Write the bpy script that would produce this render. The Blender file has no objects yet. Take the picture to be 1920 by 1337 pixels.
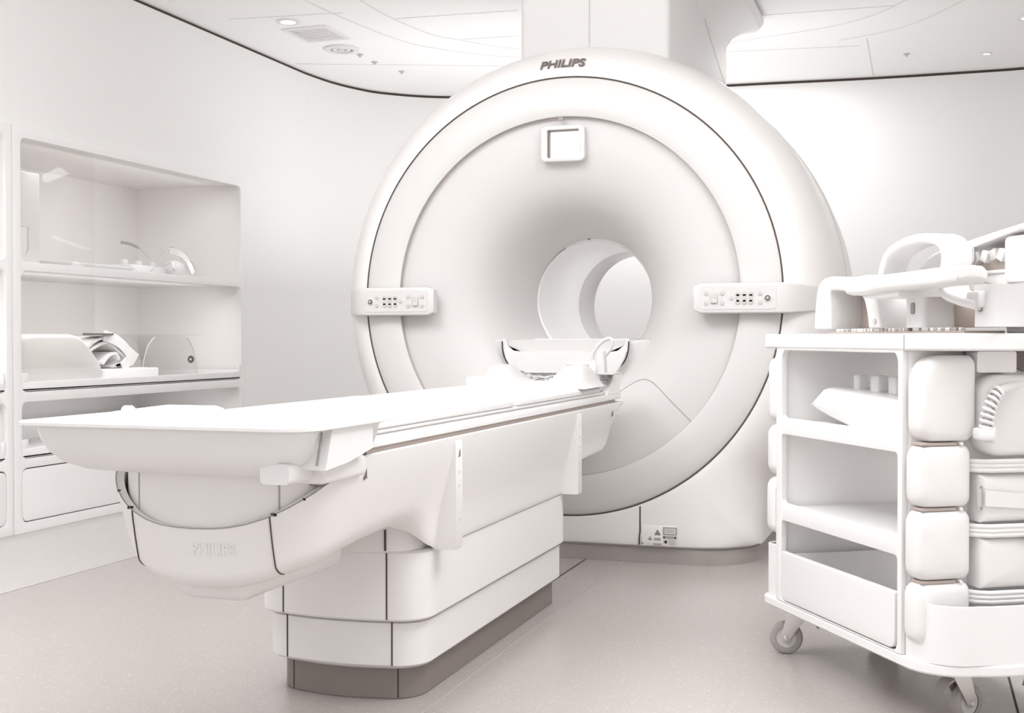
import bpy, bmesh, math, random
from mathutils import Vector, Matrix
random.seed(4)
PI = math.pi
C = bpy.context.scene.collection
SC = bpy.context.scene

# ------------------------------------------------------------------ materials
def mat(name, col, rough=.45, spec=.5, metal=0., bump=0., bscale=200., coat=0.):
    m = bpy.data.materials.new(name); m.use_nodes = True
    nt = m.node_tree; b = nt.nodes['Principled BSDF']
    b.inputs['Base Color'].default_value = (*col, 1)
    b.inputs['Roughness'].default_value = rough
    b.inputs['Specular IOR Level'].default_value = spec
    b.inputs['Metallic'].default_value = metal
    b.inputs['Coat Weight'].default_value = coat
    b.inputs['Coat Roughness'].default_value = .08
    tc = nt.nodes.new('ShaderNodeTexCoord')
    n = nt.nodes.new('ShaderNodeTexNoise'); n.inputs['Scale'].default_value = 3.0
    nt.links.new(tc.outputs['Object'], n.inputs['Vector'])
    mr = nt.nodes.new('ShaderNodeMapRange')
    mr.inputs['To Min'].default_value = max(.02, rough-.04); mr.inputs['To Max'].default_value = rough+.04
    nt.links.new(n.outputs['Fac'], mr.inputs['Value']); nt.links.new(mr.outputs['Result'], b.inputs['Roughness'])
    if bump:
        n2 = nt.nodes.new('ShaderNodeTexNoise'); n2.inputs['Scale'].default_value = bscale
        nt.links.new(tc.outputs['Object'], n2.inputs['Vector'])
        bp = nt.nodes.new('ShaderNodeBump'); bp.inputs['Strength'].default_value = bump; bp.inputs['Distance'].default_value = .002
        nt.links.new(n2.outputs['Fac'], bp.inputs['Height']); nt.links.new(bp.outputs['Normal'], b.inputs['Normal'])
    return m

M = {}
M['wall']    = mat('wall_paint', (.88, .868, .858), .75, .3, bump=.05)
M['ceil']    = mat('ceiling_paint', (.95, .942, .934), .8, .3)
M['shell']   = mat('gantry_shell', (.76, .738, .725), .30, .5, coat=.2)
M['ring']    = mat('gantry_ring', (.635, .617, .605), .35, .5)
M['column']  = mat('column_paint', (.80, .785, .775), .6, .3)
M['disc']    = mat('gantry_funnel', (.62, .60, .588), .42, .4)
M['inner_face']   = mat('bore_liner', (.88, .868, .86), .5, .4)
M['tbl']     = mat('table_plastic', (.80, .778, .765), .4, .45)
M['white']   = mat('white_plastic', (.81, .80, .792), .38, .45)
M['pad']     = mat('white_vinyl', (.74, .734, .728), .5, .4, bump=.03)
M['cab']     = mat('cabinet_lacquer', (.87, .856, .846), .45, .45)
M['cabin']   = mat('cabinet_interior', (.88, .852, .836), .6, .3)
M['cart']    = mat('trolley_lacquer', (.82, .808, .80), .45, .45)
M['cartin']  = mat('trolley_interior', (.90, .882, .87), .6, .3)
M['cush']    = mat('cushion_vinyl', (.80, .782, .77), .55, .4, bump=.03)
M['skirt']   = mat('grey_skirt', (.24, .205, .19), .5, .4)
M['skirt2']  = mat('brushed_skirt', (.36, .325, .308), .34, .5, metal=.25)
M['seam']    = mat('seam_shadow_gap', (.10, .078, .068), .8, .1)
M['seamlt']  = mat('pale_seam', (.42, .38, .36), .7, .2)
M['dark']    = mat('dark_rubber', (.03, .025, .022), .6, .3)
M['grey']    = mat('grey_plastic', (.33, .30, .285), .5, .4)
M['ltgrey']  = mat('light_grey_plastic', (.58, .555, .54), .45, .4)
M['taupe']   = mat('taupe_and_shade', (.47, .40, .365), .8, .2, bump=.1)  # also carries the shade inside the coil arches
M['btn']     = mat('button_grey', (.52, .50, .485), .45, .4)
M['ltgrey2'] = mat('pale_joint', (.70, .685, .675), .6, .3)
M['coil']    = mat('coil_plastic', (.72, .708, .70), .42, .45)
M['cradle']  = mat('cradle_foam', (.60, .588, .58), .55, .4)
M['rim_shade']  = mat('rim_step_shade', (.50, .44, .41), .7, .3)  # brown for the recess shading behind the ring's inner edge
M['metal']   = mat('caster_metal', (.62, .59, .57), .32, .5, metal=.8)
M['tyre']    = mat('grey_tyre', (.36, .33, .312), .6, .3)
M['letter']  = mat('grey_lettering', (.17, .14, .13), .5, .3)
M['label']   = mat('label_paper', (.60, .56, .53), .6, .3)
M['foil']    = mat('silver_foil', (.85, .84, .84), .18, .5, metal=.7)

def glassmat(name, tint, gl, rough=.03):
    m = bpy.data.materials.new(name); m.use_nodes = True
    nt = m.node_tree; nt.nodes.clear()
    o = nt.nodes.new('ShaderNodeOutputMaterial')
    t = nt.nodes.new('ShaderNodeBsdfTransparent'); t.inputs[0].default_value = (*tint, 1)
    g = nt.nodes.new('ShaderNodeBsdfGlossy'); g.inputs['Roughness'].default_value = rough
    mx = nt.nodes.new('ShaderNodeMixShader')
    mx.inputs[0].default_value = gl; nt.links.new(t.outputs[0], mx.inputs[1]); nt.links.new(g.outputs[0], mx.inputs[2])
    nt.links.new(mx.outputs[0], o.inputs[0])
    return m
M['glass'] = glassmat('sliding_glass', (.985, .98, .975), .04)
M['acryl'] = glassmat('clear_acrylic', (.985, .982, .98), .02)

def emis(name, col, s):
    m = bpy.data.materials.new(name); m.use_nodes = True
    b = m.node_tree.nodes['Principled BSDF']
    b.inputs['Base Color'].default_value = (.8, .8, .8, 1)
    b.inputs['Emission Color'].default_value = (*col, 1); b.inputs['Emission Strength'].default_value = s
    return m
M['screen'] = emis('lit_screen', (1, 1, 1), 1.1)
M['lamp'] = emis('lit_lamp', (1, .98, .96), 2.5)

def floor_mat():
    m = bpy.data.materials.new('terrazzo_vinyl'); m.use_nodes = True
    nt = m.node_tree; b = nt.nodes['Principled BSDF']; L = nt.links.new
    tc = nt.nodes.new('ShaderNodeTexCoord'); sx = nt.nodes.new('ShaderNodeSeparateXYZ'); L(tc.outputs['Object'], sx.inputs[0])
    def cmp_(op, v):
        n = nt.nodes.new('ShaderNodeMath'); n.operation = op; n.inputs[1].default_value = v; L(sx.outputs['X'], n.inputs[0]); return n
    a = cmp_('GREATER_THAN', -3.235); c = cmp_('LESS_THAN', .242)
    mu = nt.nodes.new('ShaderNodeMath'); mu.operation = 'MULTIPLY'; L(a.outputs[0], mu.inputs[0]); L(c.outputs[0], mu.inputs[1])
    base = nt.nodes.new('ShaderNodeMixRGB'); base.inputs[1].default_value = (.51, .482, .465, 1); base.inputs[2].default_value = (.40, .365, .348, 1)
    L(mu.outputs[0], base.inputs[0])
    # speckles
    v = nt.nodes.new('ShaderNodeTexVoronoi'); v.inputs['Scale'].default_value = 150; L(tc.outputs['Object'], v.inputs['Vector'])
    sep = nt.nodes.new('ShaderNodeSeparateColor'); L(v.outputs['Color'], sep.inputs[0])
    r1 = nt.nodes.new('ShaderNodeValToRGB'); r1.color_ramp.elements[0].position = .86; r1.color_ramp.elements[0].color = (0, 0, 0, 1); r1.color_ramp.elements[1].position = .93
    L(sep.outputs[0], r1.inputs[0])
    r2 = nt.nodes.new('ShaderNodeValToRGB'); r2.color_ramp.elements[0].position = .88; r2.color_ramp.elements[0].color = (0, 0, 0, 1); r2.color_ramp.elements[1].position = .94
    L(sep.outputs[1], r2.inputs[0])
    r3 = nt.nodes.new('ShaderNodeValToRGB'); r3.color_ramp.elements[0].position = .30; r3.color_ramp.elements[0].color = (1, 1, 1, 1); r3.color_ramp.elements[1].position = .42; r3.color_ramp.elements[1].color = (0, 0, 0, 1)
    L(v.outputs['Distance'], r3.inputs[0])
    def mul(x, y, k):
        n = nt.nodes.new('ShaderNodeMath'); n.operation = 'MULTIPLY'; L(x, n.inputs[0]); L(y, n.inputs[1])
        q = nt.nodes.new('ShaderNodeMath'); q.operation = 'MULTIPLY'; q.inputs[1].default_value = k; L(n.outputs[0], q.inputs[0]); return q.outputs[0]
    m1 = nt.nodes.new('ShaderNodeMixRGB'); m1.inputs[2].default_value = (.74, .71, .69, 1); L(base.outputs[0], m1.inputs[1]); L(mul(r1.outputs[0], r3.outputs[0], .38), m1.inputs[0])
    m2 = nt.nodes.new('ShaderNodeMixRGB'); m2.inputs[2].default_value = (.27, .235, .22, 1); L(m1.outputs[0], m2.inputs[1]); L(mul(r2.outputs[0], r3.outputs[0], .3), m2.inputs[0])
    n = nt.nodes.new('ShaderNodeTexNoise'); n.inputs['Scale'].default_value = 240; L(tc.outputs['Object'], n.inputs['Vector'])
    m3 = nt.nodes.new('ShaderNodeMixRGB'); m3.blend_type = 'OVERLAY'; m3.inputs[0].default_value = .12; L(m2.outputs[0], m3.inputs[1]); L(n.outputs['Fac'], m3.inputs[2])
    L(m3.outputs[0], b.inputs['Base Color'])
    b.inputs['Roughness'].default_value = .26; b.inputs['Specular IOR Level'].default_value = .4
    return m
M['floor'] = floor_mat()

# ------------------------------------------------------------------ helpers
MW = {}
def thing(name, label, cat, loc=(0, 0, 0), rz=0., group=None, kind=None):
    o = bpy.data.objects.new(name, None); C.objects.link(o)
    o.location = loc; o.rotation_euler = (0, 0, rz); o.empty_display_size = .1
    if label: o['label'] = label
    if cat: o['category'] = cat
    if group: o['group'] = group
    if kind: o['kind'] = kind
    MW[o.name] = Matrix.Translation(loc) @ Matrix.Rotation(rz, 4, 'Z')
    return o
def obj(bm, name, m, parent=None, pre=None, ang=32, label=None, org=None):
    if pre is not None: bm.transform(pre)
    bmesh.ops.remove_doubles(bm, verts=bm.verts[:], dist=1e-6)
    bmesh.ops.recalc_face_normals(bm, faces=bm.faces[:])
    if parent is not None: bm.transform(MW[parent.name].inverted())
    if org is not None: bm.transform(Matrix.Translation(org).inverted())
    me = bpy.data.meshes.new(name); bm.to_mesh(me); bm.free()
    me.materials.append(m)
    for p in me.polygons: p.use_smooth = True
    me.set_sharp_from_angle(angle=math.radians(ang))
    o = bpy.data.objects.new(name, me); C.objects.link(o)
    if parent is not None: o.parent = parent; MW[o.name] = MW[parent.name]
    else: MW[o.name] = Matrix.Translation(org) if org is not None else Matrix()
    if org is not None and parent is None: o.location = org
    if label: o['label'] = label
    return o
def tag(o, label, cat, group=None, kind=None):
    o['label'] = label; o['category'] = cat
    if group: o['group'] = group
    if kind: o['kind'] = kind
    return o
def struct(o): o['kind'] = 'structure'; return o
def copy_tree(o, parent=None):
    c = o.copy(); C.objects.link(c)
    if parent is not None: c.parent = parent
    for ch in list(o.children): copy_tree(ch, c)
    return c

def join(*bms):
    out = bms[0]
    for b in bms[1:]:
        me = bpy.data.meshes.new('tmp'); b.to_mesh(me); b.free(); out.from_mesh(me); bpy.data.meshes.remove(me)
    return out
def box(x0, x1, y0, y1, z0, z1, bev=.004, seg=2):
    bm = bmesh.new(); bmesh.ops.create_cube(bm, size=1)
    bm.transform(Matrix.Translation(((x0+x1)/2, (y0+y1)/2, (z0+z1)/2)) @ Matrix.Diagonal((abs(x1-x0), abs(y1-y0), abs(z1-z0), 1)))
    if bev: 
        bev = min(bev, .49*min(abs(x1-x0), abs(y1-y0), abs(z1-z0)))
        bmesh.ops.bevel(bm, geom=bm.edges[:], offset=bev, segments=seg, profile=.5, affect='EDGES')
    return bm
def loft(rings, closed=True, cap0=True, cap1=True):
    bm = bmesh.new(); V = [[bm.verts.new(p) for p in r] for r in rings]; n = len(rings[0])
    for a, b in zip(V, V[1:]):
        for i in range(n if closed else n-1):
            j = (i+1) % n; bm.faces.new((a[i], a[j], b[j], b[i]))
    for c, r in ((cap0, V[0]), (cap1, V[-1])):
        if c:
            cc = bm.verts.new(sum((v.co for v in r), Vector())/n)
            for i in range(n): bm.faces.new((r[i], r[(i+1) % n], cc))
    return bm
def sweep(pts, prof, up=Vector((0, 0, 1)), caps=True):
    """profile (list of 2D) swept along pts; profile x -> side, y -> up-ish"""
    pts = [Vector(p) for p in pts]; rings = []
    t0 = (pts[1]-pts[0]).normalized(); s = t0.cross(up)
    if s.length < 1e-4: s = t0.cross(Vector((1, 0, 0)))
    s.normalize()
    for i, p in enumerate(pts):
        t = (pts[min(i+1, len(pts)-1)]-pts[max(i-1, 0)]).normalized()
        s = (s - t*s.dot(t)).normalized(); w = s.cross(t)
        rings.append([p + s*a + w*b for a, b in prof])
    return loft(rings, True, caps, caps)
def circ(r, n=12, sx=1., sy=1.): return [(r*sx*math.cos(2*PI*i/n), r*sy*math.sin(2*PI*i/n)) for i in range(n)]
def tube(pts, r, n=8, closed=False):
    if closed: pts = list(pts)+[pts[0]]
    return sweep(pts, circ(r, n))
def rrect(x0, x1, y0, y1, r, n=6):
    if not isinstance(r, (list, tuple)): r = [r]*4
    out = []
    for (cx, cy, a, rr) in ((x1, y0, -PI/2, r[0]), (x1, y1, 0, r[1]), (x0, y1, PI/2, r[2]), (x0, y0, PI, r[3])):
        sx = -1 if cx == x1 else 1; sy = 1 if cy == y0 else -1
        for i in range(n+1):
            t = a+PI/2*i/n
            out.append((cx+sx*rr+rr*math.cos(t), cy+sy*rr+rr*math.sin(t)))
    return out
AX = {'X': lambda a, b, t: (t, a, b), 'Y': lambda a, b, t: (a, t, b), 'Z': lambda a, b, t: (a, b, t)}
def plate(outer, holes, axis, t0, t1, bev=0.):
    """extruded flat shape with holes, through a filled 2D curve"""
    cu = bpy.data.curves.new('c', 'CURVE'); cu.dimensions = '2D'; cu.fill_mode = 'BOTH'
    for poly in [outer]+list(holes):
        s = cu.splines.new('POLY'); s.points.add(len(poly)-1); s.use_cyclic_u = True
        for p, q in zip(s.points, poly): p.co = (q[0], q[1], 0, 1)
    th = abs(t1-t0)/2; cu.extrude = th-bev; cu.bevel_depth = bev; cu.bevel_resolution = 2; cu.offset = -bev
    return curve_bm(cu, axis, (t0+t1)/2)
def curve_bm(cu, axis=None, t=0.):
    ob = bpy.data.objects.new('c', cu); C.objects.link(ob); bpy.context.view_layer.update()
    dg = bpy.context.evaluated_depsgraph_get()
    me = bpy.data.meshes.new_from_object(ob.evaluated_get(dg))
    bm = bmesh.new(); bm.from_mesh(me)
    bpy.data.objects.remove(ob); bpy.data.meshes.remove(me)
    if axis:
        for v in bm.verts: v.co = AX[axis](v.co.x, v.co.y, v.co.z+t)
    bmesh.ops.remove_doubles(bm, verts=bm.verts[:], dist=1e-5)
    return bm
def text_bm(s, size, ext=.001, bold=0., shear=0.):
    cu = bpy.data.curves.new('t', 'FONT'); cu.body = s; cu.size = size; cu.extrude = ext; cu.offset = bold; cu.shear = shear
    cu.align_x = 'CENTER'; cu.align_y = 'CENTER'; cu.resolution_u = 4
    return curve_bm(cu)
def catmull(pts, n=6):
    pts = [Vector(p) for p in pts]; out = []
    for i in range(len(pts)-1):
        p0 = pts[max(i-1, 0)]; p1 = pts[i]; p2 = pts[i+1]; p3 = pts[min(i+2, len(pts)-1)]
        for k in range(n):
            t = k/n
            out.append(.5*((2*p1)+(p2-p0)*t+(2*p0-5*p1+4*p2-p3)*t*t+(3*p1-p0-3*p2+p3)*t**3))
    out.append(pts[-1]); return out
def smooth(a, b, x):
    t = min(1, max(0, (x-a)/(b-a))); return t*t*(3-2*t)
def interp(tab, x):
    if x <= tab[0][0]: return tab[0][1]
    for (x0, y0), (x1, y1) in zip(tab, tab[1:]):
        if x <= x1:
            t = (x-x0)/(x1-x0); return y0+(y1-y0)*t
    return tab[-1][1]
def cyl(p, axis, r, h, n=20, bev=0.):
    """cylinder from p along axis"""
    a = Vector(axis).normalized(); p = Vector(p)
    q = a.to_track_quat('Z', 'Y').to_matrix().to_4x4()
    rr = [(r-bev, 0), (r, bev), (r, h-bev), (r-bev, h)] if bev else [(r, 0), (r, h)]
    rings = [[(k*math.cos(2*PI*i/n), k*math.sin(2*PI*i/n), z) for i in range(n)] for k, z in rr]
    bm = loft(rings); bm.transform(Matrix.Translation(p) @ q); return bm
def pillow(x0, x1, y0, y1, z0, z1, r=.03, seg=4): return box(x0, x1, y0, y1, z0, z1, r, seg)

# ------------------------------------------------------------------ room
HC = 2.85
XW = -4.155
path = [(XW, -3.), (XW, 4.8), (XW, 7.85)]
left_n = len(path)
curve_l = catmull([(XW, 7.85, 0), (-4.12, 8.18, 0), (-4.04, 8.46, 0), (-3.91, 8.69, 0), (-3.58, 8.95, 0), (-3.0, 9.12, 0), (-2.2, 9.2, 0), (-1.24, 9.235, 0), (-.33, 9.30, 0), (.39, 9.305, 0), (.70, 9.29, 0), (1.3, 9.2, 0), (1.9, 8.95, 0), (2.3, 8.5, 0), (2.45, 7.8, 0)], 6)
back = [(p.x, p.y) for p in curve_l]
def offs(pts, d):
    out = []
    for i, p in enumerate(pts):
        a = Vector(pts[max(i-1, 0)]); b = Vector(pts[min(i+1, len(pts)-1)])
        t = (b-a).normalized(); n = Vector((-t.y, t.x)); out.append((p[0]+n.x*d, p[1]+n.y*d))
    return out
def wall(name, pts, z0, z1, th=.1):
    o2 = offs(pts, th)
    rings = [[(a[0], a[1], z0), (b[0], b[1], z0), (b[0], b[1], z1), (a[0], a[1], z1)] for a, b in zip(pts, o2)]
    return loft(rings)
ZT = HC-.02
CAB0, CABW, CABTOP = 4.85, 2.14, 1.982
w = join(wall('w', [(XW, -3.), (XW, CAB0-CABW)], 0, ZT), wall('w', [(XW, CAB0-CABW), (XW, CAB0+CABW)], CABTOP, ZT),
         wall('w', [(XW, CAB0+CABW), (XW, 7.85)], 0, ZT))
struct(obj(w, 'wall_left', M['wall'], ang=20))
struct(obj(wall('w', back, 0, ZT), 'wall_back', M['wall'], ang=20))
struct(obj(wall('w', [(2.45, 7.8), (2.45, -3.)], 0, ZT), 'wall_right', M['wall'], ang=20))
allp = [(XW, -3.), (XW, 7.85)]+back[1:]+[(2.45, 7.8), (2.45, -3.)]
# dark shadow gap under the ceiling
struct(obj(wall('w', offs(allp, .012), ZT, HC, .08), 'trim_1', M['seam'], ang=20))
cl = bmesh.new()
outer = offs(allp, .1)
v0 = [cl.verts.new((p[0], p[1], HC)) for p in outer]; v1 = [cl.verts.new((p[0], p[1], HC+.12)) for p in outer]
cl.faces.new(v0); cl.faces.new(v1)
for i in range(len(v0)):
    j = (i+1) % len(v0); cl.faces.new((v0[i], v0[j], v1[j], v1[i]))
ceil = struct(obj(cl, 'ceiling', M['ceil'], ang=20))
fl = bmesh.new()
v0 = [fl.verts.new((p[0], p[1], 0)) for p in [(-5.2, -3)]+[(-5.2, 9.6), (2.6, 9.6), (2.6, -3)]]; v1 = [fl.verts.new((v.co.x, v.co.y, -.1)) for v in v0]
fl.faces.new(v0); fl.faces.new(v1)
for i in range(4): fl.faces.new((v0[i], v0[(i+1) % 4], v1[(i+1) % 4], v1[i]))
floor = struct(obj(fl, 'floor', M['floor']))
for x, y0, y1, wd, mm in ((.242, -3, 9.2, .003, 'seam'), (-3.235, -3, 9., .002, 'seamlt'), (-1.192, -3, 9.2, .0025, 'seamlt'), (-1.36, 4.2, 9.2, .003, 'seam')):
    obj(box(x-wd, x+wd, y0, y1, .0002, .0012, 0), 'floor_seam', M[mm], floor)
# ceiling panel joints
for pl in [[(-3.33, 5.2), (-3.284, 6.187), (-3.232, 6.744), (-3.147, 7.212), (-3.023, 7.471), (-2.686, 7.831), (-2.2, 8.05), (-1.6, 8.1), (-1.047, 7.90), (-.543, 7.731), (-.243, 7.504), (0.0, 7.1)],
           [(-3.0, 5.2), (-2.989, 6.286), (-2.974, 6.714), (-2.903, 7.127), (-2.777, 7.334), (-2.529, 7.651), (-2.1, 7.85)],
           [(-2.959, 6.719), (-2.214, 6.773)], [(-2.769, 7.315), (-2.389, 7.34)], [(-.881, 7.329), (-.145, 7.353)], [(-1.215, 8.182), (-.377, 8.289)],
           [(-.326, 8.105), (-.325, 9.25)], [(-.5, 8.1), (-.219, 7.962), (-.001, 7.753), (.229, 7.355)], [(-4.1, 7.6), (-1.9, 8.45)], [(-3.9, 6.42), (-3.2, 6.5)]]:
    pts = catmull([(x, y, HC) for x, y in pl], 5) if len(pl) > 2 else [Vector((x, y, HC)) for x, y in pl]
    obj(sweep(pts, [(-.003, .001), (.003, .001), (.003, -.002), (-.003, -.002)]), 'panel_joint', M['ltgrey2'], ceil)

# ceiling vent
t = thing('ceiling_vent', 'square white louvred air vent in the ceiling above the left wall', 'vent', (-3.575, 6.9, HC))
obj(plate(rrect(-3.73, -3.42, 6.72, 7.07, .01), [rrect(-3.70, -3.45, 6.75, 7.04, .005)], 'Z', HC-.008, HC, .002), 'vent_frame', M['white'], t)
obj(plate(rrect(-3.70, -3.45, 6.75, 7.04, .005), [], 'Z', HC-.002, HC-.0005), 'vent_backing', M['taupe'], t)
for i in range(9):
    y = 6.765+i*.0325
    s = box(-3.70, -3.45, y-.0105, y+.0105, HC-.0062, HC-.0032, .001)
    obj(s, 'vent_slat', M['cab'], t)
t = thing('ceiling_diffuser', 'round white ceiling diffuser between the vent and the wall corner', 'diffuser', (-3.6, 7.3, HC))
def disc_ring(cx, cy, r0, r1, z0, z1): 
    return plate([(cx+r1*math.cos(a*PI/16), cy+r1*math.sin(a*PI/16)) for a in range(32)], [[(cx+r0*math.cos(a*PI/16), cy+r0*math.sin(a*PI/16)) for a in range(32)]] if r0 else [], 'Z', z0, z1, .002)
obj(disc_ring(-3.6, 7.3, .075, .115, HC-.014, HC), 'rim', M['white'], t)
obj(disc_ring(-3.6, 7.3, .035, .06, HC-.012, HC), 'rim', M['white'], t)
obj(disc_ring(-3.6, 7.3, 0, .075, HC-.003, HC-.0005), 'backing', M['grey'], t)
obj(disc_ring(-3.6, 7.3, 0, .02, HC-.012, HC), 'centre_cap', M['white'], t)
def downlight(x, y, r, label, lit):
    t = thing('downlight', label, 'downlight', (x, y, HC), 0, 'small round ceiling downlights')
    obj(disc_ring(x, y, r*.65, r, HC-.008, HC), 'rim', M['white'], t)
    obj(disc_ring(x, y, 0, r*.62, HC-.004, HC-.001), 'lens', M['lamp'] if lit else M['ltgrey'], t)
downlight(-3.598, 6.577, .07, 'small round downlight beside the louvred ceiling vent', True)
downlight(.416, 8.773, .035, 'tiny lit downlight above the right end of the back wall', True)
downlight(.60, 7.869, .06, 'lit round downlight at the top right corner of the photo', True)
def sprinkler(x, y, label):
    t = thing('sprinkler_head', label, 'sprinkler', (x, y, HC), 0, 'tiny fittings in the ceiling')
    obj(disc_ring(x, y, 0, .022, HC-.006, HC), 'plate', M['ltgrey'], t)
    obj(cyl((x, y, HC-.006), (0, 0, -1), .008, .014, 10), 'nozzle', M['metal'], t)
sprinkler(-3.557, 7.486, 'tiny ceiling fitting just behind the round diffuser')
sprinkler(-3.558, 7.72, 'tiny ceiling fitting second behind the round diffuser')
sprinkler(-3.5, 8.05, 'tiny ceiling fitting third behind the round diffuser, nearest the wall corner')
sprinkler(-.09, 8.62, 'tiny ceiling fitting right of the ceiling panel joint over the back wall')

# ceiling column over the scanner
t = thing('service_column', 'white boxed service column from the top of the scanner up to the ceiling', 'column', (-1.46, 6.4, 2.0))
obj(loft([[(x, y, z) for x, y in rrect(-1.82, -1.10, 5.6, 7.39, .03)] for z in (2.0, HC-.001)]), 'casing', M['column'], t)
obj(loft([[(x, y, z) for x, y in rrect(-1.82-e, -1.10+e, 6.35, 7.43, .12)] for z, e in ((2.60, -.02), (2.68, .01), (2.73, .045), (2.765, .12), (2.77, .20), (2.80, .225), (2.82, .225))]), 'flared_collar', M['column'], t)
obj(box(-1.479, -1.475, 5.5975, 5.601, 2.05, 2.84, 0), 'panel_joint', M['ltgrey'], t)
obj(sweep(catmull([(-1.099, 6.05, 2.84), (-1.099, 6.7, 2.62), (-1.099, 7.2, 2.48), (-1.099, 7.38, 2.42)], 5), [(-.002, -.002), (.002, -.002), (.002, .002), (-.002, .002)]), 'panel_joint', M['ltgrey'], t)

# ------------------------------------------------------------------ MRI scanner
CX, CZ, YF = -1.45, 1.13, 5.07
scan = thing('mri_scanner', 'large white ring-shaped scanner gantry with a central bore facing the table', 'scanner', (CX, 5.9, 0))
N = 224
def c0(ph): return (.925*math.cos(ph), .94*math.sin(ph))
RX, RZ = 1.12, 1.14
A0 = math.acos(.82/RX); zc = -RZ*math.sin(A0); ZB = .075-CZ
def c1(ph):
    s = math.sin(ph)
    a = math.asin(max(-1, min(1, s)))
    if a > -A0: return (RX*math.cos(ph), RZ*s)
    k = (-A0-a)/(PI/2-A0)                     # 0 at the junction, 1 straight down
    sg = 1 if math.cos(ph) >= 0 else -1
    lv = abs(zc-ZB); L = lv+.82; d = k*L
    if d < lv: return (sg*.82, zc-d)
    return (sg*max(0, .82-(d-lv)), ZB)
def dplan(x):
    x = abs(x)
    if x < .55: return .015
    q = min(1, (x-.55)/.272); return .015+.27*(1-math.sqrt(max(0, 1-q*q)))
P1 = [c1(2*PI*i/N) for i in range(N)]
for _ in range(5):
    P1 = [((P1[i-1][0]+2*P1[i][0]+P1[(i+1) % N][0])/4, (P1[i-1][1]+2*P1[i][1]+P1[(i+1) % N][1])/4) if P1[i][1] > ZB+.13 else P1[i] for i in range(N)]
DD = []
for i in range(N):
    x, z = P1[i]
    w_ = smooth(-.90, -.40, z)
    DD.append(.43*w_+dplan(x)*(1-w_))
for _ in range(4): DD = [(DD[i-1]+2*DD[i]+DD[(i+1) % N])/4 for i in range(N)]
def shell_pt(i, tt):
    ph = 2*PI*i/N; a = c0(ph); b = P1[i % N]
    f = math.sin(tt*PI/2); g = 1-math.cos(tt*PI/2)
    return Vector((CX+a[0]+(b[0]-a[0])*f, YF+DD[i % N]*g, CZ+a[1]+(b[1]-a[1])*f))
rings = []
# start just inside the ring's rim so the joint is closed
rings.append([(CX+.97*c0(2*PI*i/N)[0], YF+.03, CZ+.97*c0(2*PI*i/N)[1]) for i in range(N)])
for k in range(19): rings.append([shell_pt(i, k/18) for i in range(N)])
for Y, s, e in ((5.75, 1.004, 0), (6.2, 1.01, 0), (6.75, 1.0, 0), (6.92, .985, 0), (7.02, .955, 0), (7.08, .90, 0), (7.1, .80, 0), (7.1, .56, 0)):
    rings.append([(CX+P1[i][0]*s, max(Y, YF+DD[i]+.02), CZ+max(P1[i][1]*s, ZB)) for i in range(N)])
obj(loft(rings, True, False, False), 'outer_cover', M['shell'], scan, ang=50)
# front ring
def lathe(prof, n=N, sx=.985, sz=1.0):
    return [[(CX+r*sx*math.cos(2*PI*i/n), y, CZ+r*sz*math.sin(2*PI*i/n)) for i in range(n)] for r, y in prof]
obj(loft(lathe([(.768, 5.050), (.768, 5.050), (.775, 5.047), (.80, 5.043), (.85, 5.045), (.90, 5.055), (.928, 5.064), (.935, 5.070), (.936, 5.08)]), True, False, False), 'front_ring', M['ring'], scan)
obj(loft(lathe([(.7675, 5.10), (.7675, 5.0495)]), True, False, False), 'rim_step_shade', M['rim_shade'], scan)  # step wall with its recess shading put into the colour
g = tube([(CX+.925*math.cos(2*PI*i/160), YF+.001, CZ+.94*math.sin(2*PI*i/160)) for i in range(161)], .0032, 8)
obj(g, 'ring_seam', M['seam'], scan)
# funnel disc and bore
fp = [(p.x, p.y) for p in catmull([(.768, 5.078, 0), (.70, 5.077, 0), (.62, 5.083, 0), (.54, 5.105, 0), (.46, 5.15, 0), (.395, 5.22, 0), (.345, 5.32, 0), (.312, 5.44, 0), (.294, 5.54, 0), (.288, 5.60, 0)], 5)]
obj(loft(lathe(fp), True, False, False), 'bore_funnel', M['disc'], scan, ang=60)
obj(loft(lathe([(.288, 5.60), (.284, 5.603), (.276, 5.605), (.276, 6.33), (.2785, 6.332)], sx=1), True, False, False), 'bore_liner', M['inner_face'], scan)
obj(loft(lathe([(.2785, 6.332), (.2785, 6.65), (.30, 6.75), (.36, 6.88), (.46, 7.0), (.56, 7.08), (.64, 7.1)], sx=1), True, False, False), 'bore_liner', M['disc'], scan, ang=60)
obj(tube([(CX+.2785*math.cos(2*PI*i/96), 6.331, CZ+.2785*math.sin(2*PI*i/96)) for i in range(97)], .003, 6), 'bore_seam', M['seamlt'], scan)
arc = [(CX+.2865*math.cos(a), 5.601, CZ+.2865*math.sin(a)) for a in [math.radians(d) for d in range(120, 215, 4)]]
obj(tube(arc, .0022, 6), 'bore_seam', M['seam'], scan)
obj(cyl((CX-.02, 5.575, CZ+.287), (0, -1, -.1), .006, .008, 12), 'sensor_dot', M['grey'], scan)
obj(box(CX-.02, CX+.005, 5.04, 5.05, CZ+.752, CZ+.764, .002), 'latch', M['grey'], scan)
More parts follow.
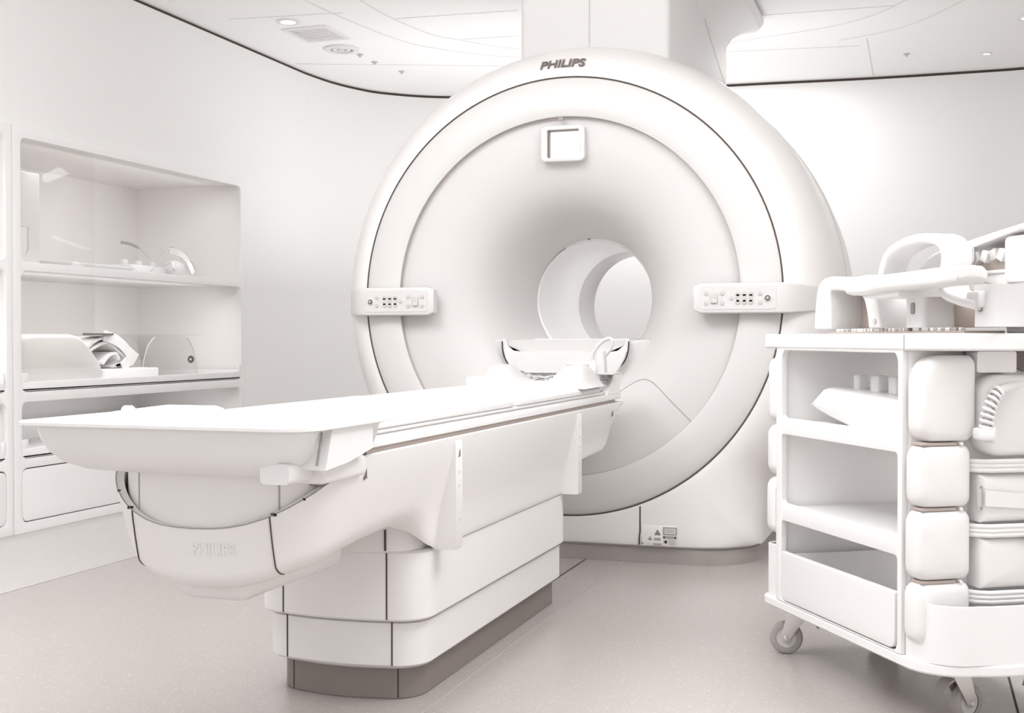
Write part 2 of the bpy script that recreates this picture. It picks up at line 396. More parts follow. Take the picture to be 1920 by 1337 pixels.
# base skirt
fx = [(-.80+1.6*i/60) for i in range(61)]
skirt = [(CX+x, YF+.012+dplan(x*1.02)) for x in fx]+[(CX+.80, 6.9), (CX-.80, 6.9)]
obj(loft([[(x, y, z) for x, y in skirt] for z in (0, .064)]), 'base_skirt', M['skirt2'], scan)
def insetp(poly, d):
    c = Vector((CX, 5.9)); return [(p[0]+(c.x-p[0])*d, p[1]+(c.y-p[1])*d) for p in poly]
obj(loft([[(x, y, z) for x, y in insetp(skirt, .012)] for z in (.062, .08)]), 'skirt_lip', M['ltgrey'], scan)
# seam between the lower front covers
pts = [Vector((-1.118, YF-.0005, z)) for z in (.235, .2, .16)]
pts = []
for z in (.243, .22, .20, .17, .14, .11, .08):
    pts.append((-1.119+.004*(z > .12), YF+.0012+.004*smooth(.17, .08, z), z))
obj(tube(pts, .0035, 6), 'cover_seam', M['seam'], scan)
# panel joint around the shell, far along the drum
js = [i for i in range(N) if P1[i][1] > -.62 and P1[i][0] > 0]
js = sorted(js, key=lambda i: P1[i][1])
obj(tube([(CX+P1[i][0]*1.0075, 5.98, CZ+P1[i][1]*1.0075) for i in js], .0035, 6), 'shell_seam', M['ltgrey'], scan)
# lower access cover seam on the disc
def on_disc(x, z, e=.001):
    r = math.hypot((x-CX)/.985, z-CZ)
    tab = sorted((a, b) for a, b in fp); return (x, interp(tab, r)-e, z)
seam = catmull([(-1.26, .688, 0), (-1.215, .726, 0), (-1.167, .757, 0), (-1.135, .772, 0), (-1.109, .777, 0), (-1.08, .770, 0), (-1.05, .75, 0), (-.98, .683, 0), (-.86, .565, 0)], 5)
obj(tube([on_disc(p.x, p.y, .0004) for p in seam], .0015, 6), 'access_cover_seam', M['grey'], scan)
seam = catmull([(-1.64, .688, 0), (-1.685, .726, 0), (-1.733, .757, 0), (-1.79, .777, 0), (-1.85, .75, 0), (-1.92, .683, 0), (-2.04, .565, 0)], 5)
obj(tube([on_disc(p.x, p.y, .0004) for p in seam], .0015, 6), 'access_cover_seam', M['seamlt'], scan)
# bed bridge in the bore mouth
CB = -1.475
sh = lambda k: [(-.283, .894), (-.275, .865), (-.258, .835), (-.235, .80), (.235, .80), (.258, .835), (.275, .865), (.283, .894)]
obj(loft([[(CB+x*k, y, z) for x, z in sh(0)] for y, k in ((5.16, .975), (5.165, .99), (5.175, 1), (5.75, 1))]), 'bed_bridge', M['coil'], scan)
obj(loft([[(CB+x, y, z) for x, z in ((-.286, .89), (.286, .89), (.286, zt), (-.286, zt))] for y, zt in ((5.36, .912), (5.365, .916), (5.44, .918), (5.445, .9485), (5.45, .9495), (6.7, .9495))]), 'bed_rail', M['tbl'], scan)
for sx in (-1, 1):
    obj(loft([[(CB+sx*x, y, z) for x, z in ((.20, .893), (.236, .897), (.262, .918), (.272, .9495), (.286, .9495), (.287, .93), (.283, .893))] for y in (5.175, 5.18, 5.36, 5.44)]), 'bridge_cheek', M['coil'], scan, ang=50)
obj(tube(catmull([(CB-.288, 5.168, .938), (CB-.284, 5.168, .89), (CB-.268, 5.168, .85), (CB-.245, 5.17, .825)], 4), .003, 6), 'bridge_seam', M['dark'], scan)
obj(tube(catmull([(CB+.288, 5.168, .938), (CB+.284, 5.168, .89), (CB+.268, 5.168, .85), (CB+.235, 5.17, .815)], 4), .003, 6), 'bridge_seam', M['dark'], scan)
# housing round the bridge, growing out of the funnel
obj(loft([[(CB+.01+x*k, y, .95+(z-.95)*k) for x, z in rrect(-.375, .375, .70, .945, [.13, .02, .02, .13], 8)] for y, k in ((5.6, 1.0), (5.26, 1.0), (5.225, .985), (5.205, .955), (5.20, .90))]), 'bridge_housing', M['disc'], scan, ang=50)

# display window
win = obj(plate(rrect(-1.548, -1.352, 1.706, 1.86, .024), [rrect(-1.517, -1.378, 1.724, 1.841, .006)], 'Y', 5.045, 5.085, .005), 'display_frame', M['ring'], scan)
obj(plate(rrect(-1.522, -1.373, 1.719, 1.846, .004), [], 'Y', 5.072, 5.082), 'screen', M['screen'], win)
obj(box(-1.516, -1.509, 5.05, 5.073, 1.726, 1.840, 0), 'screen_edge_shade', M['letter'], win)  # dark strips painted in for the recess shadow, left and top of the screen
obj(box(-1.516, -1.385, 5.05, 5.073, 1.836, 1.840, 0), 'screen_edge_shade', M['letter'], win)

# control panels
def control_panel(sg):
    X = lambda a: CX+sg*a
    zc_ = 1.114
    ctr = [(.573, 4.997), (.60, 4.995), (.90, 4.995), (.93, 5.0), (.97, 5.03), (1.02, 5.10), (1.055, 5.17), (1.068, 5.205)]
    rings = []
    for k, (a, y) in enumerate(ctr):
        h = .062-.010*smooth(.93, 1.06, a) if k not in (0, len(ctr)-1) else .052
        if k == 0: h = .050
        d = .045 if k < 5 else .06
        rings.append([(X(a), y+q[1], zc_+q[0]) for q in rrect(-h, h, 0, d, .008, 3)])
    body = obj(loft(rings), 'control_panel', M['ring'], scan, ang=40)
    y0 = 4.9945
    obj(plate(rrect(*sorted((X(.60), X(.905))), zc_-.045, zc_+.048, .012), [], 'Y', y0-.0012, y0+.002), 'button_field', M['disc'], body)
    yb = y0-.001
    def btn(a, z, r, m, nm='button', h=.004):
        obj(cyl((X(a), yb, zc_+z), (0, -1, 0), r, h, 16, .001), nm, M[m], body)
    # knob near the ring seam, buttons towards the bore
    btn(.872, 0, .0155, 'white', 'knob_collar'); 
    obj(cyl((X(.872), yb-.003, zc_), (0, -1, 0), .0115, .006, 20, .002), 'emergency_knob', M['letter'], body)
    obj(cyl((X(.872), yb-.008, zc_), (0, -1, 0), .005, .003, 12), 'knob_cap', M['btn'], body)
    for z in (-.018, .018): btn(.842, z, .008, 'btn')
    for a in (.805, .779, .753):
        bm = join(cyl((X(a), yb, zc_+.016), (0, -1, 0), .0095, .004, 14, .001), cyl((X(a), yb, zc_-.016), (0, -1, 0), .0095, .004, 14, .001), box(X(a)-.007, X(a)+.007, yb-.004, yb, zc_-.016, zc_+.016, .001))
        obj(bm, 'rocker_switch', M['btn'], body)
    btn(.728, 0, .008, 'btn')
    for a in (.69, .625):
        for z in (-.02, .02): btn(a, z, .0085, 'btn')
    obj(box(X(.657)-.014, X(.657)+.014, yb-.006, yb, zc_-.022, zc_+.02, .003), 'toggle_housing', M['btn'], body)
    obj(box(X(.657)-.012, X(.657)+.012, yb-.0085, yb-.004, zc_-.02, zc_-.004, .002), 'toggle', M['ltgrey'], body)
control_panel(1); control_panel(-1)

# maker's lettering on the crown of the ring (slightly slanted, follows the curve)
f_ = .30; yy = YF+.43*(1-math.sqrt(1-f_*f_)); zz = CZ+.94+.2*f_
bm = text_bm('PHILIPS', .062, .0012, .0014, .06)
xs = [v.co.x for v in bm.verts]; sc = .198/(max(xs)-min(xs))
tl = math.atan2(.2*math.cos(math.asin(f_)), .43*f_)
bm.transform(Matrix.Translation((-1.461, yy-.0035, zz+.002)) @ Matrix.Rotation(tl, 4, 'X') @ Matrix.Diagonal((sc, 1.0, 1, 1)))
for v in bm.verts:
    x = (v.co.x-CX)/.985; v.co.z -= (1.02-math.sqrt(1.02*1.02-x*x))*.9
obj(bm, 'lettering', M['letter'], scan)

# warning stickers low on the front cover
lab = obj(box(-1.108, -.958, 5.0705, 5.0755, .080, .166, .001), 'warning_label', M['shell'], scan)
yl = 5.0695
def q(x0, x1, z0, z1, m, nm='label_mark', d=0): return obj(box(x0, x1, yl-.0006-d, yl+.0015, z0, z1, 0), nm, M[m], lab)
q(-1.017, -.958, .127, .160, 'grey'); q(-1.011, -.964, .132, .155, 'label', d=.0004)
q(-1.017, -.958, .080, .124, 'label'); q(-1.014, -.961, .112, .123, 'grey', d=.0004)
for x in (-1.012, -.964): obj(cyl((x, yl-.001, .1175), (0, -1, 0), .004, .001, 12), 'label_mark', M['dark'], lab)
obj(cyl((-1.005, yl-.0005, .098), (0, -1, 0), .0065, .001, 14), 'label_mark', M['dark'], lab)
for z in (.106, .100, .094, .088): q(-.992, -.966, z-.0012, z+.0012, 'grey', d=.0004)
for z in (.149, .144, .139): q(-1.005, -.972, z-.001, z+.001, 'grey', d=.0008)
def tri(x, z, s, m):
    o = plate([(x-s, z), (x+s, z), (x, z+1.7*s)], [[(x-s*.5, z+s*.28), (x+s*.5, z+s*.28), (x, z+s*1.15)]], 'Y', yl-.001, yl+.001)
    obj(o, 'warning_triangle', M[m], lab); obj(cyl((x, yl-.0002, z+.55*s), (0, -1, 0), s*.22, .001, 10), 'label_mark', M[m], lab)
tri(-1.040, .126, .0135, 'letter'); tri(-1.072, .104, .0095, 'grey')
for z in (.112, .108, .104): q(-1.055, -1.027, z-.0012, z+.0012, 'grey')
for z in (.089, .085): q(-1.06, -1.022, z-.0012, z+.0012, 'grey')
q(-1.105, -1.07, .0885, .0905, 'ltgrey'); obj(cyl((-1.104, yl, .089), (0, -1, 0), .0035, .001, 10), 'label_mark', M['letter'], lab)

# ------------------------------------------------------------------ patient table
TX = -1.435
table = thing('patient_table', 'long white patient table on a stepped pedestal in front of the scanner bore', 'table', (TX-.02, 3.5, 0))
def foot(hw, yf, yb, r=.09, bow=.02, cx=TX-.02, n=8):
    """plan outline: bowed front, rounded front corners, square back"""
    out = [(cx+hw, yb), (cx-hw, yb)]
    L = [(cx-hw, yf+r+bow*.8)]
    for i in range(1, n): 
        a = PI+PI/2*i/n; L.append((cx-hw+r+r*math.cos(a), yf+bow*.8+r+r*math.sin(a)))
    m = 14
    for i in range(m+1):
        x = -hw+r+(2*hw-2*r)*i/m; L.append((cx+x, yf+bow*(x/(hw-r))**2*.8))
    for i in range(1, n):
        a = -PI/2+PI/2*i/n; L.append((cx+hw-r+r*math.cos(a), yf+bow*.8+r+r*math.sin(a)))
    L.append((cx+hw, yf+r+bow*.8))
    return out+L
def tier(hw, yf, yb, z0, z1, name, m, e=.006, r=.09):
    rings = [[(x, y, z) for x, y in foot(hw-d, yf+d, yb-d*.2, r)] for z, d in ((z0, e), (z0+e, 0), (z1-e, 0), (z1, e))]
    return obj(loft(rings), name, m, table)
tier(.205, 2.935, 4.22, 0, .086, 'base_skirt', M['skirt'], .002)
tier(.215, 2.925, 4.215, .084, .094, 'skirt_lip', M['ltgrey'], .001)
tier(.232, 2.905, 4.22, .092, .214, 'pedestal_tier', M['tbl'])
tier(.236, 2.90, 4.215, .2125, .218, 'pedestal_gap', M['grey'], .001)
tier(.246, 2.885, 4.22, .217, .400, 'pedestal_tier', M['tbl'])
tier(.222, 2.875, 4.2, .395, .56, 'pedestal_neck', M['tbl'])
# grooves on the skirt side
for z in (.022, .036, .05, .064):
    pass
for (X, z0, z1, yo) in ((-1.605, .0, .086, 2.9385), (-1.30, 0, .086, 2.9385), (-1.605, .094, .214, 2.9085), (-1.30, .094, .214, 2.9085), (-1.605, .219, .398, 2.8885), (-1.305, .219, .398, 2.8885), (-1.305, .40, .46, 2.876)):
    f = None
    hw, yf = {2.9385: (.205, 2.935), 2.9085: (.232, 2.905), 2.8885: (.246, 2.885), 2.876: (.246, 2.875)}[yo]
    ft = sorted([p for p in foot(hw, yf, 4.2) if p[1] < 3.0]); y = interp(ft, X)
    obj(box(X-.002, X+.002, y-.0012, y+.004, z0+.003, z1-.003, 0), 'panel_seam', M['seam'], table)
# curved cap seam on the neck
# nose and side shell ------------------------------------------------
def zbot(Y): return interp([(2.2, .418), (2.235, .434), (2.27, .449), (2.39, .468), (2.55, .480), (2.70, .487), (2.78, .484), (2.86, .462), (2.93, .418), (2.98, .401), (4.20, .400), (4.23, .405), (4.245, .47), (4.26, .490), (4.76, .505), (4.82, .520), (4.87, .56), (4.90, .62), (4.925, .68)], Y)
def outline(hw, y0, y1, D=.20, n=2.2):
    L = []
    for i in range(41): L.append((TX-hw, y1-(y1-(y0+D))*i/40))
    for i in range(1, 72):
        t = PI-PI*i/72; c = math.cos(t); s_ = math.sin(t)
        L.append((TX+hw*math.copysign(abs(c)**(2/n), c), y0+D-D*abs(s_)**(2/n)))
    for i in range(41): L.append((TX+hw, (y0+D)+(y1-(y0+D))*i/40))
    return L
OT = outline(.288, 2.205, 4.92)
def taper(s): return interp([(0, .13), (.02, .095), (.06, .068), (.12, .054), (.25, .043), (.5, .026), (.8, .008), (.95, .001), (1, 0)], s)
def rnd(s): return interp([(0, .045), (.03, .027), (.08, .013), (.15, .005), (.22, 0), (1, 0)], s)
def shp(i, s, ex=0.):
    x, Y = OT[i]; nx, ny = ON[i]
    k = smooth(2.80, 2.95, Y)
    lat = (.052*(1-s)**1.3)*(1-k)+k*interp([(0, .052), (.03, .051), (.12, .050), (.3, .044), (.55, .026), (.8, .008), (.95, .001), (1, 0)], s)
    fr = .016*(1-s)*(1-smooth(2.22, 2.5, Y))
    d = rnd(s)*(1-k*.9)-ex
    z0, z1 = zbot(Y), ZTOP[i]
    return Vector((TX+(x-TX)*(1-lat/.288)+nx*d, Y+fr+ny*d, z0+(z1-z0)*s))
def densify(L, mx=.06):
    out = []
    for a, b in zip(L, L[1:]):
        n = max(1, int(math.hypot(b[0]-a[0], b[1]-a[1])/mx)); 
        for k in range(n): out.append((a[0]+(b[0]-a[0])*k/n, a[1]+(b[1]-a[1])*k/n))
    out.append(L[-1]); return out
OT = densify(OT, .02)
def normals(L):
    out = []
    for i, p in enumerate(L):
        a = Vector(L[max(0, i-1)]); b = Vector(L[min(len(L)-1, i+1)]); t = (b-a).normalized(); out.append((-t.y, t.x))
    return out
ON = normals(OT)
arc_ = [0.]
for a, b in zip(OT, OT[1:]): arc_.append(arc_[-1]+math.hypot(b[0]-a[0], b[1]-a[1]))
mid = min(range(len(OT)), key=lambda i: abs(OT[i][0]-TX)+10*(OT[i][1] > 2.4))
ZTOP = [interp([(0, .5555), (.04, .5562), (.08, .5595), (.12, .567), (.165, .581), (.21, .601), (.25, .622), (.29, .645), (.33, .665), (.37, .680), (.42, .690), (.50, .693)], abs(x-arc_[mid])) for x in arc_]
SS = (0, .015, .03, .055, .08, .11, .15, .22, .3, .4, .55, .7, .85, .95, .985, 1)
rings = [[shp(i, s) for i in range(len(OT))] for s in SS]
rim = [[Vector((v.x+(TX-v.x)*.06, v.y+(3.4-v.y)*.008, v.z)) for v in rings[-1]]]
low = [[Vector((v.x+(TX-v.x)*.06, v.y+(3.4-v.y)*.012, v.z-.05)) for v in rings[-1]]]
body = obj(loft(rings+rim+low, True, True, False), 'table_body', M['tbl'], table, ang=40)
# seams of the nose
FI = [i for i, p in enumerate(OT) if p[1] < 2.42]
def near(X): return min((i for i in FI if abs(OT[i][0]-TX) < .2), key=lambda i: abs(OT[i][0]-X))
def nose_seam(X, s0, s1):
    out = []
    for k in range(25):
        q_ = s0+(s1-s0)*k/24; P = [shp(i, q_, .0011) for i in FI]
        for a, b in zip(P, P[1:]):
            if (a.x-X)*(b.x-X) <= 0 and abs(a.x-b.x) > 1e-6 and a.y < 2.36: out.append(a.lerp(b, (X-a.x)/(b.x-a.x))); break
    return out
for X in (-1.600, -1.268):
    obj(tube(nose_seam(X, .05, .995), .0017, 6), 'nose_seam', M['seam'], table)
obj(tube([shp(i, 1.0)+Vector((0, -.0004, .0)) for i in FI], .0013, 6), 'rim_seam', M['grey'], table)
for X, k in ((-1.600, -1), (-1.268, 1)):
    v = shp(near(X+k*.006), 1)
    obj(box(v.x-.006, v.x+.006, v.y-.0015, v.y+.005, v.z-.003, v.z+.003, .001), 'seam_clip', M['dark'], table)
    i = min(FI, key=lambda i: abs(OT[i][0]-(X+k*.062))); v = shp(i, 1)
    obj(box(v.x-.003, v.x+.003, v.y-.0015, v.y+.005, v.z-.0025, v.z+.0025, .001), 'seam_clip', M['dark'], table)
# embossed lettering on the nose
bm = text_bm('PHILIPS', .036, .0016, .0006)
xs = [v.co.x for v in bm.verts]; sc = .098/(max(xs)-min(xs))
bm.transform(Matrix.Translation((-1.388, 0, .511)) @ Matrix.Rotation(PI/2, 4, 'X') @ Matrix.Diagonal((sc, 1, 1, 1)))
for v in bm.verts:
    s_ = min(1, max(0, (v.co.z-.428)/.13)); xo = abs(v.co.x-TX)/(1-.052*(1-s_)**1.3/.288)
    v.co.y += 2.205+.20*(1-(1-(xo/.288)**2.2)**(1/2.2))+.016*(1-s_)-.0008
obj(bm, 'embossed_lettering', M['tbl'], table)
# inner collar under the tray
OC = densify(outline(.262, 2.217, 2.50, .20, 2.2), .02)
def rimz(p): return ZTOP[min(range(len(OT)), key=lambda i: (OT[i][0]-p[0])**2+(OT[i][1]-p[1])**2)]
coll = obj(loft([[(x, y, min(.655, rimz((x, y))-.022)) for x, y in OC], [(x, y, .664) for x, y in OC], [(x, y, .674) for x, y in OC]]), 'nose_collar', M['tbl'], table, ang=40)
for X in (-1.590, -1.262):
    p = min((p for p in OC if p[1] < 2.42), key=lambda p: abs(p[0]-X))
    obj(box(p[0]-.0015, p[0]+.0015, p[1]-.0015, p[1]+.004, .545, .668, 0), 'collar_seam', M['seamlt'], table)
obj(box(TX+.17, TX+.256, 2.30, 2.46, .642, .666, .004), 'collar_recess_shade', M['grey'], table)  # grey block standing in for the shadow in the collar recess
obj(pillow(TX+.165, TX+.235, 2.315, 2.43, .575, .640, .012, 4), 'collar_pad', M['tbl'], table)
# dark slot between body and sled, and the sled itself
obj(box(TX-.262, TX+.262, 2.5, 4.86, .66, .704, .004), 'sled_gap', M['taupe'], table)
obj(box(TX-.268, TX+.270, 2.36, 4.93, .703, .729, .006), 'sled_rail', M['white'], table)
obj(box(TX-.258, TX+.260, 2.40, 4.80, .725, .738, .002), 'sled_groove', M['ltgrey'], table)
obj(box(TX-.262, TX+.265, 2.40, 4.66, .733, .742, .003), 'sled_deck', M['white'], table)
# end wedge of the sled by the bore
bm = loft([[(TX+x, y, z) for y, z in ((4.70, .728), (4.90, .728), (4.95, .80), (4.94, .81), (4.80, .81))] for x in (.05, .27)])
obj(bm, 'sled_end', M['tbl'], table)
obj(box(TX-.27, TX-.15, 4.55, 4.66, .74, .80, .01), 'side_block', M['white'], table)
# fins on the body side
for sx in (1, -1):
    for Yf in (2.985, 4.19):
        L = [(.270, .685), (.2905, .685), (.2915, .402), (.287, .398), (.215, .398)]
        L = [(.262, .683), (.2885, .683), (.2905, .677), (.2915, .404), (.288, .398), (.225, .398), (.226, .44), (.235, .52), (.248, .60)]
        bm = loft([[(TX+sx*x, y, z) for x, z in L] for y in (Yf-.004, Yf, Yf+.04, Yf+.044)])
        f = obj(bm, 'side_fin', M['tbl'], table)
        for z in (.475, .565, .60, .645):
            obj(cyl((TX+sx*.290, Yf+.02, z), (sx, 0, 0), .004, .0015, 10), 'fin_screw', M['ltgrey'], f)
def arrow(Y, z, s, X):
    bm = plate([(Y-s*.55, z-s), (Y+s*.55, z-s*.85), (Y+s*.42, z+s)], [], 'X', X-.002, X+.0012)
    obj(bm, 'arrow_mark', M['letter'], table)
arrow(2.447, .654, .0125, TX+.2835); arrow(3.005, .650, .010, TX+.2915); arrow(4.735, .654, .0125, TX+.282)
# kneeling bumper below the nose
bm = loft([[(x, y, z) for x, y in rrect(-1.555+d, -1.362-d, 2.30+d, 2.76, [.02, .01, .01, .05], 4)] for z, d in ((.382, .03), (.386, .014), (.397, .004), (.412, 0), (.47, -.002))])
obj(bm, 'nose_bumper', M['tbl'], table, ang=45)

# tray at the foot end
def tray_out(d, yb, rf=.07):
    return rrect(TX-.34+d, TX+.34-d, 2.075+d, yb, [rf, .02, .02, .028], 8)
def tray_ring(d, z, yb, rf=.07, bow=.02):
    return [(x, y-bow*(1-((x-TX)/.34)**2)*(1 if y < 2.3 else 0), z) for x, y in tray_out(d, yb, rf)]
rings = [tray_ring(.28, .664, 2.42, .02), tray_ring(.15, .667, 2.44, .05), tray_ring(.10, .676, 2.45, .07), tray_ring(.066, .692, 2.46, .075), tray_ring(.044, .715, 2.47, .07), tray_ring(.032, .74, 2.47, .07), tray_ring(.026, .765, 2.47, .07),
         tray_ring(.012, .770, 2.48, .08), tray_ring(.0, .772, 2.50), tray_ring(0, .778, 2.50), tray_ring(.004, .781, 2.50), tray_ring(.02, .781, 2.49), tray_ring(.03, .774, 2.48)]
obj(loft(rings), 'foot_tray', M['white'], table, ang=35)
# lip behind the tray on the far side, wing on the near side
bm = loft([[(x, y, z) for y, z in ((2.40, .772), (2.40, .782), (2.62, .786), (2.655, .778), (2.665, .752), (2.5, .752))] for x in (TX-.335, TX-.20)])
obj(bm, 'tray_lip', M['white'], table)
obj(cyl((TX-.315, 2.43, .776), (0, 0, 1), .016, .018, 16, .006), 'tray_knob', M['white'], table)
bm = loft([[(TX+x, y, z) for y, z in ((2.20, .772), (2.205, .778), (2.385, .780), (2.39, .774), (2.39, .717), (2.27, .697), (2.17, .690))] for x in (.20, .320, .328)])
obj(bm, 'tray_wing', M['white'], table)
obj(sweep([(TX+.318, 2.175, .765), (TX+.314, 2.16, .70)], circ(.003, 6)), 'wing_seam', M['grey'], table)
obj(box(TX+.155, TX+.30, 2.22, 2.42, .655, .70, .010, 3), 'tray_bracket', M['tbl'], table)
bm = loft([[(TX+x, y, z) for x, z in rrect(.208, .272, .664, .705, .01, 3)] for y in (2.125, 2.135, 2.24)])
obj(bm, 'tray_clip', M['white'], table)

# cushions on the table
def cushion(y0a, y0b, y1, z0, z1, xl, xr, r=.012):
    pl_ = [(xr, y0a), (xr, y1), (xl, y1), (xl, y0b)]
    m = [((xr+xl)/2, (y0a+y0b)/2+.0)]
    return pl_
def slab(poly, z0, z1, e=.012):
    c = Vector((sum(p[0] for p in poly)/len(poly), sum(p[1] for p in poly)/len(poly)))
    def ins(d): 
        out = []
        n = len(poly)
        for i, p in enumerate(poly):
            a = Vector(poly[i-1]); b = Vector(poly[(i+1) % n]); q_ = Vector(p)
            n1 = (q_-a).normalized(); n2 = (b-q_).normalized()
            k = (Vector((-n1.y, n1.x))+Vector((-n2.y, n2.x)))
            k = k/max(.3, k.length**2/2); out.append((p[0]+k.x*d, p[1]+k.y*d))
        return out
    A = sum(poly[i-1][0]*poly[i][1]-poly[i][0]*poly[i-1][1] for i in range(len(poly)))
    if A < 0: poly.reverse()
    rings = [[(x, y, z) for x, y in ins(d)] for z, d in ((z0, e*.4), (z0+e*.3, 0), (z1-e, 0), (z1-e*.6, e*.12), (z1-e*.25, e*.4), (z1, e))]
    return loft(rings)
pA = rrect(TX-.275, TX+.268, 2.505, 3.560, .03, 4)
o = obj(slab(pA, .7425, .768), 'table_cushion', M['pad'], org=(TX, 3.0, .7425)); tag(o, 'long flat white cushion covering the near half of the patient table', 'cushion', 'white cushions on the patient table')
pB = rrect(TX-.275, TX+.268, 3.568, 4.62, .03, 4)
o = obj(slab(pB, .7425, .766), 'table_cushion', M['pad'], org=(TX, 4.1, .7425)); tag(o, 'flat white cushion on the far half of the patient table, under the head cradle', 'cushion', 'white cushions on the patient table')
pC = rrect(TX-.262, TX+.262, 2.52, 2.82, .03, 4)
# saddle-shaped head cradle
hx = -1.40
def zc_top(x): return interp([(-.25, .768), (-.225, .775), (-.20, .80), (-.185, .838), (-.165, .849), (-.13, .849), (-.105, .835), (-.075, .80), (-.045, .788), (0, .785), (.045, .788), (.075, .80), (.105, .835), (.13, .849), (.17, .849), (.195, .838), (.215, .80), (.235, .775), (.25, .768)], x)
rings = []
for y, k in ((4.30, .03), (4.34, .12), (4.40, .45), (4.44, .75), (4.47, .93), (4.50, 1.), (4.60, 1.), (4.615, .93), (4.62, .8)):
    top = [(hx+x*1.0, y, .7665+(zc_top(x)-.7665)*k) for x in [i*.0125-.25 for i in range(41)]]
    rings.append([(hx-.25, y, .7662)]+top+[(hx+.25, y, .7662)])
o = obj(loft(rings), 'head_cradle', M['cradle'], ang=50, org=(hx, 4.5, .7662)); tag(o, 'white saddle-shaped head cradle with two humps on the table end by the bore', 'head cradle')
# coil base with loop handle at the table end
hb = thing('neck_coil', 'white coil base with a loop handle and vent slots behind the head cradle', 'coil', (-1.27, 4.76, .766))
obj(box(-1.36, -1.185, 4.64, 4.79, .742, .79, .01), 'base', M['cradle'], hb)
obj(box(-1.33, -1.21, 4.68, 4.76, .79, .86, .012), 'housing', M['tbl'], hb)
for z in (.80, .815, .83, .845): obj(box(-1.325, -1.235, 4.677, 4.684, z-.004, z+.003, .001), 'vent_slot', M['taupe'], hb)
obj(loft([[(x, y, z) for x, y in rrect(-1.218-d, -1.178+d, 4.70-d, 4.75+d, .012)] for z, d in ((.79, .012), (.80, .002), (.86, 0), (.90, -.004))]), 'handle_post', M['cradle'], hb)
lp = [(-1.195+.030*math.cos(a)+.028*math.sin(a), 4.73, .905+.045*math.sin(a)) for a in [2*PI*i/28 for i in range(29)]]
obj(tube(lp, .008, 8), 'loop_handle', M['cradle'], hb)
obj(box(-1.20, -1.13, 4.66, 4.80, .808, .816, .003), 'flange', M['ltgrey'], hb)

# ------------------------------------------------------------------ built-in cabinets
XF = -4.142
def cabinet(y0, label):
    t = thing('storage_cabinet', label, 'cabinet', (-4.5, y0+CABW/2, 0), 0, 'built-in white storage cabinets along the left wall')
    a, b = y0+.057, y0+CABW-.048
    oA, oB, oC, oD = (1.3255, 1.928), (.689, 1.282), (.363, .640), (.051, .317)
    holes = [rrect(a, b, z0, z1, .035, 5) for z0, z1 in (oA, oB, oC, oD)]
    obj(plate(rrect(y0+.002, y0+CABW-.003, .0, CABTOP-.001, .004, 2), holes, 'X', XF-.022, XF, .002), 'face_frame', M['cab'], t)
    xb = -4.93
    carc = join(box(xb-.02, xb, y0+.01, y0+CABW-.01, .02, CABTOP-.01, 0), box(xb, XF-.022, a-.04, a-.008, .02, CABTOP-.01, 0), box(xb, XF-.022, b+.008, b+.038, .02, CABTOP-.01, 0),
                box(xb, XF-.022, a-.04, b+.04, 1.935, CABTOP-.01, 0), box(xb, XF-.022, a-.04, b+.04, .02, .045, 0))
    obj(carc, 'carcass', M['cabin'], t)
    for z0, z1 in ((1.285, 1.322), (.643, .686), (.320, .360)):
        obj(box(xb, XF-.021, a-.008, b+.008, z0, z1, .001), 'shelf', M['cab'], t)
    for z0 in (.693, .3665):
        tr = join(box(-4.86, XF-.003, a+.006, b-.006, z0, z0+.012, .002), box(XF-.018, XF-.003, a+.006, b-.006, z0, z0+.045, .003), box(XF-.018, XF-.0035, a+.004, a+.05, z0+.044, z0+.09, .002),
                  box(XF-.018, XF-.0035, b-.022, b-.004, z0+.044, z0+.09, .002), box(-4.86, XF-.018, a+.006, a+.012, z0, z0+.06, .002), box(-4.86, XF-.018, b-.012, b-.006, z0, z0+.06, .002), box(-4.86, -4.85, a+.006, b-.006, z0, z0+.12, .002))
        obj(tr, 'pull_out_tray', M['cab'], t)
    d = obj(plate(rrect(a+.005, b-.005, oD[0]+.005, oD[1]-.006, .032, 5), [], 'X', XF-.02, XF-.001, .002), 'drawer_front', M['cab'], t)
    obj(box(XF-.03, XF-.012, a, b, .05, .318, 0), 'drawer_gap', M['seam'], t)
    for z in (.815, .49):
        g_ = obj(cyl((-4.52, b+.009, z), (0, -1, 0), .024, .006, 20, .002), 'cable_grommet', M['letter'], t)
        obj(cyl((-4.52, b+.003, z), (0, -1, 0), .008, .002, 14), 'grommet_plug', M['cab'], g_)
    for z0, z1 in ((1.329, 1.925), (.80, 1.279)):
        obj(box(XF-.030, XF-.025, a-.004, a+.595, z0, z1, .001), 'glass_door', M['glass'], t)
    return t
cabinet(CAB0, 'white built-in shelf cabinet holding coils and cushions against the left wall')
cabinet(CAB0-CABW, 'white built-in cabinet cut off by the left edge of the photo')

S1, S2 = 1.3222, .7052
# slotted board
bm = plate(rrect(4.935, 5.135, S1, 1.78, .006), [[(4.975, 1.505), (5.06, 1.505), (5.06, 1.43)]+[(5.0175+.0425*math.cos(a), 1.405+.0425*math.sin(a)) for a in [-PI*i/10 for i in range(11)]]+[(4.975, 1.43)]], 'X', -4.235, -4.22, .002)
tag(obj(bm, 'slotted_board', M['white'], org=(-4.23, 5.03, S1)), 'white upright board with a U-shaped slot at the left of the top shelf', 'board')
